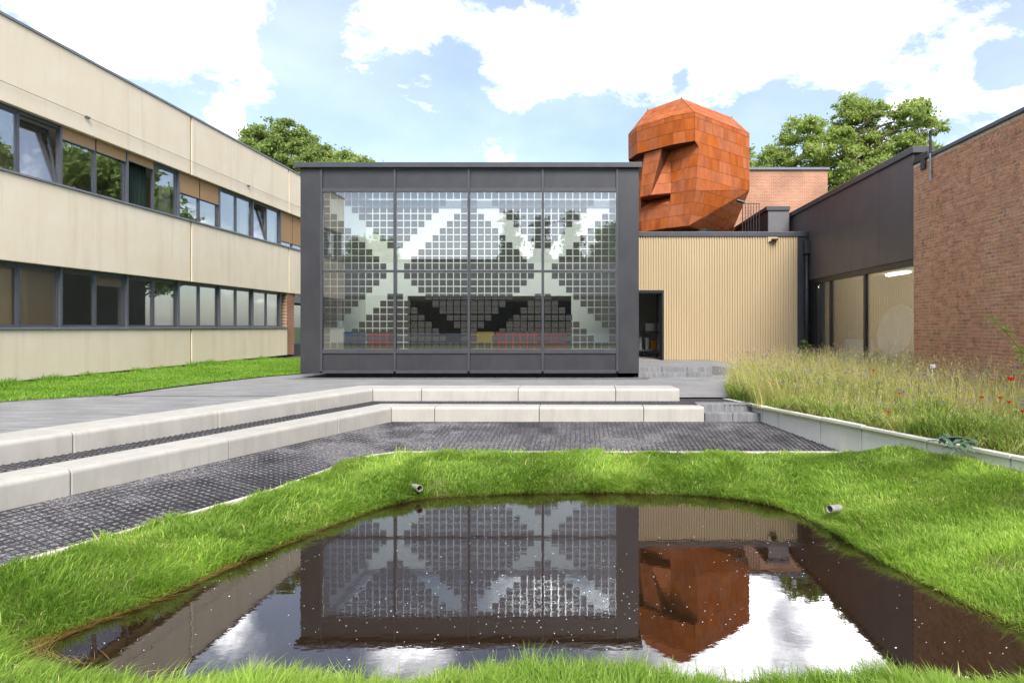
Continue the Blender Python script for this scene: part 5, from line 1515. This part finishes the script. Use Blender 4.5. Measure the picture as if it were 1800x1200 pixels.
def build_meadow():
    xs = np.arange(2.6, 8.6, .2); ys = np.arange(4, 21, .2)
    X, Y = np.meshgrid(xs, ys, indexing='ij'); Z = bed_h(X, Y)
    inside = in_poly(X, Y, BED)
    nx, ny = X.shape; i = (np.arange(nx - 1)[:, None] * ny + np.arange(ny - 1)[None, :])
    ok = (inside[:-1, :-1] & inside[1:, :-1] & inside[1:, 1:] & inside[:-1, 1:])
    i = i[ok]
    T = np.concatenate([np.stack([i, i + ny, i + ny + 1], 1), np.stack([i, i + ny + 1, i + 1], 1)])
    V = np.stack([X, Y, Z], -1).reshape(-1, 3)
    used = np.unique(T); remap = np.full(len(V), -1); remap[used] = np.arange(len(used))
    tag(link('flower_bed_soil', fast_mesh('flower_bed_soil', V[used], remap[T]), M['soil'], smooth=True), 'soil of the raised wildflower bed beside the brick wall', 'flower bed', None, 'structure')
    def spots(n, poly=BED, near=True):
        x = RNG.uniform(2.7, 8.3, n * 4); y = 20.6 - (20.6 - 5.6) * RNG.random(n * 4)
        k = in_poly(x, y, poly) & (x < 850 * y / FPX + .3)
        return x[k][:n], y[k][:n]
    def edge_d(x, y): return np.clip(x - (3.48 + .347 * (12.03 - y)) - .1, 0, 9)
    # low green herbs
    x, y = spots(70000); n = len(x); ed = edge_d(x, y)
    h = (.10 + .42 * vnoise(x, y, 1.4, 61) ** 1.5) * RNG.uniform(.4, 1.1, n) * (1 + .35 * np.exp(-ed / .5))
    blades(x, y, bed_h(x, y), h, RNG.uniform(.005, .013, n), h * RNG.uniform(.3, 1.1, n), RNG.uniform(0, 6.28, n), RNG.uniform(.0, .4, n), RNG.random(n), 'bed_herbs', M['meadow_green'], 'green herbs low in the wildflower bed', 'herbs')
    # dry flowering grasses
    x, y = spots(34000); n = len(x); ed = edge_d(x, y)
    cl = vnoise(x, y, 1.3, 71) * .6 + vnoise(x, y, 4, 72) * .4
    h = np.where(RNG.random(n) < .8, (.08 + .5 * cl) * RNG.uniform(.5, 1.15, n), RNG.uniform(.35, .85, n)) * (.7 + .45 * sstep(0, 2.0, ed))
    lean = h * RNG.uniform(.1, .55, n); ang = 3.3 + vnoise(x, y, .8, 73) * 2.4 + RNG.normal(0, 1.0, n)
    z = bed_h(x, y)
    tint = np.clip(-.08 + .5 * sstep(0, 2.2, ed) + .35 * vnoise(x, y, .9, 74) + RNG.normal(0, .2, n), 0, 1)
    blades(x, y, z, h, RNG.uniform(.002, .0045, n), lean, ang, RNG.uniform(0, .18, n), tint, 'meadow_grass', M['meadow'], 'tall straw coloured grasses of the wildflower bed', 'grass')
    # seed heads: loose specks round the tips of one stem in three
    k = RNG.random(n) < .36
    tx, ty, tz = (x + np.cos(ang) * lean)[k], (y + np.sin(ang) * lean)[k], (z + h * .93)[k]
    m_ = len(tx); rep = 3
    px = np.repeat(tx, rep) + RNG.normal(0, .016, m_ * rep); py = np.repeat(ty, rep) + RNG.normal(0, .016, m_ * rep); pz = np.repeat(tz, rep) + RNG.uniform(-.09, .02, m_ * rep)
    blades(px, py, pz, RNG.uniform(.012, .035, m_ * rep), RNG.uniform(.002, .0045, m_ * rep), RNG.uniform(0, .012, m_ * rep), RNG.uniform(0, 6.28, m_ * rep), np.zeros(m_ * rep), np.clip(RNG.normal(.8, .15, m_ * rep), 0, 1), 'seed_heads', M['meadow'], 'pale seed heads on the bed grasses', 'seed heads')
    # grasses that arch over the wall and the terrace corner
    n = 3600
    y = np.concatenate([RNG.uniform(5.8, 12.6, n - 800), RNG.uniform(12.6, 15.8, 800)]); x = (3.48 + .347 * (12.03 - y)) + .13 + RNG.random(n) * .5
    y2 = y > 12; x = np.where(y2, np.interp(y, [12.6, 13.3, 15.6], [3.4, 3.2, 3.9]) + RNG.random(n) * .6, x)
    spill = sstep(.35, .75, vnoise(x, y, 1.7, 99)); h = np.where(y2, RNG.uniform(.4, .95, n), RNG.uniform(.12, .45, n) * (.4 + .6 * spill)); lean = h * np.where(y2, RNG.uniform(.2, .7, n), RNG.uniform(.6, 1.4, n))
    blades(x, y, bed_h(x, y), h, RNG.uniform(.002, .0045, n), lean, math.pi + RNG.normal(.1, .6, n), np.where(y2, .1, RNG.uniform(.2, 1.1, n)), np.clip(RNG.normal(.4, .3, n), 0, 1), 'arching_grass', M['meadow'], 'long grasses arching over the retaining wall', 'grass')
    # small blossoms that nobody could count
    def blossoms(n, r, m, name, lab, hh, patch, thr):
        x, y = spots(n * 4); pn = vnoise(x, y, 1.1, patch); k = pn > thr; x, y = x[k][:n], y[k][:n]; n = len(x)
        z = bed_h(x, y) + hh * RNG.uniform(.5, 1.15, n) * (.75 + .4 * sstep(0, 2, edge_d(x, y)))
        rr = r * RNG.uniform(.6, 1.3, n); a0 = RNG.uniform(0, 6.28, n); til = RNG.uniform(-.5, .5, (n, 2))
        V = np.empty((n, 7, 3)); V[:, 0] = np.stack([x, y, z], 1)
        for i in range(6):
            q = a0 + i * math.pi / 3; dx, dy = np.cos(q) * rr, np.sin(q) * rr
            V[:, i + 1] = np.stack([x + dx, y + dy, z + .35 * rr + til[:, 0] * dx + til[:, 1] * dy - dy * .6], 1)
        b = np.arange(n)[:, None] * 7
        T = np.concatenate([b + np.array([[0, i + 1, (i + 1) % 6 + 1]]) for i in range(6)])
        tag(link(name, fast_mesh(name, V.reshape(-1, 3), T, np.repeat(RNG.random(n), 7)), M[m]), lab, 'flowers', None, 'stuff')
    blossoms(950, .018, 'petal_blue', 'blue_cornflowers', 'small blue cornflowers sprinkled through the flower bed', .56, 81, .45)
    blossoms(380, .018, 'petal_white', 'white_blossoms', 'small white blossoms sprinkled through the flower bed', .5, 82, .5)
    blossoms(220, .018, 'petal_yellow', 'yellow_blossoms', 'small yellow blossoms near the left end of the flower bed', .42, 83, .6)
    # poppies, one by one
    spots_p = [(1535, 652, 11.5, 'poppy in front of the tall window'), (1610, 615, 13.6, 'poppy by the foot of the brick corner'), (1777, 668, 8.9, 'large poppy near the right picture edge'), (1743, 668, 9.6, 'pale poppy left of the large one'), (1582, 693, 9.6, 'poppy in the middle of the bed'), (1758, 700, 8.6, 'poppy below the large one'), (1726, 699, 8.8, 'poppy left of the lower pair'), (1774, 708, 8.2, 'drooping poppy under the large one'), (1797, 724, 7.9, 'poppy cut by the picture edge'), (1562, 725, 9.2, 'low poppy above the retaining wall'), (1358, 672, 12.5, 'small poppy at the left end of the bed'), (1397, 665, 12.6, 'small poppy near the steps')]
    for (px, py, D, lab) in spots_p:
        p = at(px, py, D); g0 = float(bed_h(p.x, p.y))
        o = empty('poppy', (p.x, p.y, g0), 'red ' + lab, 'poppy', 'red poppies in the flower bed')
        MB().tube([(p.x + .05, p.y, g0 - .02), (p.x + .02, p.y, (g0 + p.z) / 2), (p.x, p.y, p.z)], .003, 5).build('stem', M['meadow_green'], o)
        r = .042 if 'large' in lab and 'under' not in lab and 'below' not in lab and 'left' not in lab else .024
        for k in range(4):
            a = k * math.pi / 2 + random.uniform(-.2, .2); d = Vector((math.cos(a), math.sin(a), 0)); t = Vector((-d.y, d.x, 0))
            mb = MB(); vs = []
            for (s_, w_, z_) in ((0, .15, -.3), (.5, .75, .05), (.72, .85, .6), (.85, .5, 1.0)):
                for sg in (-1, 0, 1): vs.append(p + d * (s_ * r) + t * (sg * w_ * r) + Vector((0, 0, z_ * r + abs(sg) * .15 * r)))
            fs = [(i * 3 + j, i * 3 + j + 1, i * 3 + j + 4, i * 3 + j + 3) for i in range(3) for j in range(2)]
            mb.add(vs, fs).build('petal', M['petal_red'], o)
    # leafy individuals
    def leaf(mb, base, d, length, width, droop=.3):
        d = Vector(d).normalized(); t = d.cross(Vector((0, 0, 1)));
        t = t.normalized() if t.length > .01 else Vector((1, 0, 0)); up = t.cross(d)
        vs = []
        for s_, w_ in ((0, .06), (.3, .8), (.6, 1), (.85, .6), (1, .02)):
            c = base + d * (length * s_) - Vector((0, 0, 1)) * (droop * length * s_ * s_)
            for sg in (-1, 0, 1): vs.append(c + t * (sg * w_ * width / 2) + up * (abs(sg) * w_ * width * .18))
        mb.add(vs, [(i * 3 + j, i * 3 + j + 1, i * 3 + j + 4, i * 3 + j + 3) for i in range(4) for j in range(2)])
    def leafy(name, pts, n, ln, wd, mname, lab, r=.006, seed=1, branch=0, upward=.3):
        g = random.Random(seed); pts = [Vector(p) for p in pts]
        o = empty(name, pts[0], lab, 'plant')
        MB().tube(pts, [r * (1 - .7 * i / (len(pts) - 1)) for i in range(len(pts))], 6).build('stem', M['meadow_green'], o)
        for i in range(n):
            f = g.uniform(.12, 1) * (len(pts) - 1); k = min(int(f), len(pts) - 2); p = pts[k].lerp(pts[k + 1], f - k)
            a = g.uniform(0, 6.28); s_ = 1 - .55 * f / (len(pts) - 1)
            mb = MB(); leaf(mb, p, (math.cos(a), math.sin(a), upward + g.uniform(-.3, .3)), ln * s_ * g.uniform(.7, 1.2), wd * s_, .35)
            mb.build('leaf', M[mname], o)
        return o
    b = at(1415, 640, 17.5); leafy('thistle_plant', [b - Vector((0, 0, .5)), b + Vector((.02, 0, .1)), at(1413, 597, 17.5)], 60, .34, .08, 'meadow_green', 'bright green bushy thistle before the black rain pipe', .01, 2, upward=.5)
    b = at(1800, 640, 7.6); leafy('tall_weed', [at(1830, 700, 7.6), at(1800, 622, 7.6), at(1765, 580, 7.6), at(1738, 552, 7.6)], 44, .2, .045, 'meadow_green', 'tall leaning weed with narrow leaves at the right picture edge', .008, 3, upward=.2)
    leafy('tall_weed', [at(1830, 740, 7.4), at(1806, 660, 7.4), at(1790, 610, 7.4)], 30, .2, .05, 'meadow_green', 'second leafy weed at the right picture edge, under the leaning one', .007, 4, upward=.3)
    for i, (pts, sd_, lab) in enumerate((([at(1680, 770, 8.0), at(1660, 768, 7.75), at(1640, 775, 7.6)], 5, 'grey green broad leaved plant hanging over the retaining wall'), ([at(1700, 768, 7.9), at(1690, 780, 7.55), at(1680, 792, 7.45)], 6, 'grey green leafy shoot drooping down the wall, right of the first'))):
        leafy('broad_leaved_plant', pts, 20, .25, .09, 'leaf_grey', lab, .009, sd_, upward=.1)
    leafy('sapling', [at(1681, 700, 9.5), at(1681, 675, 9.5), at(1680, 662, 9.5)], 5, .12, .035, 'meadow_green', 'small green shoot standing out of the straw coloured grasses', .005, 7, upward=1.0)
    sg = empty('plant_label', at(1639, 672, 12.6), 'small white plant label on a stake before the brick wall', 'sign')
    a = at(1639, 672, 12.6); c = at(1639, 644, 12.6)
    MB().box(a.x - .012, a.x + .012, a.y, a.y + .01, a.z - .35, c.z).build('stake', M['white_plastic'], sg)
    MB().box(c.x - .055, c.x + .055, c.y - .012, c.y - .001, c.z - .03, c.z + .045).build('plate', M['white_plastic'], sg, bevel=.003)

build_ground()
build_gravel()
build_bank()
build_seats()
build_pavilion()
build_left()
build_annex()
build_right()
build_back()
build_head()
build_trees()
build_grass()
build_meadow()
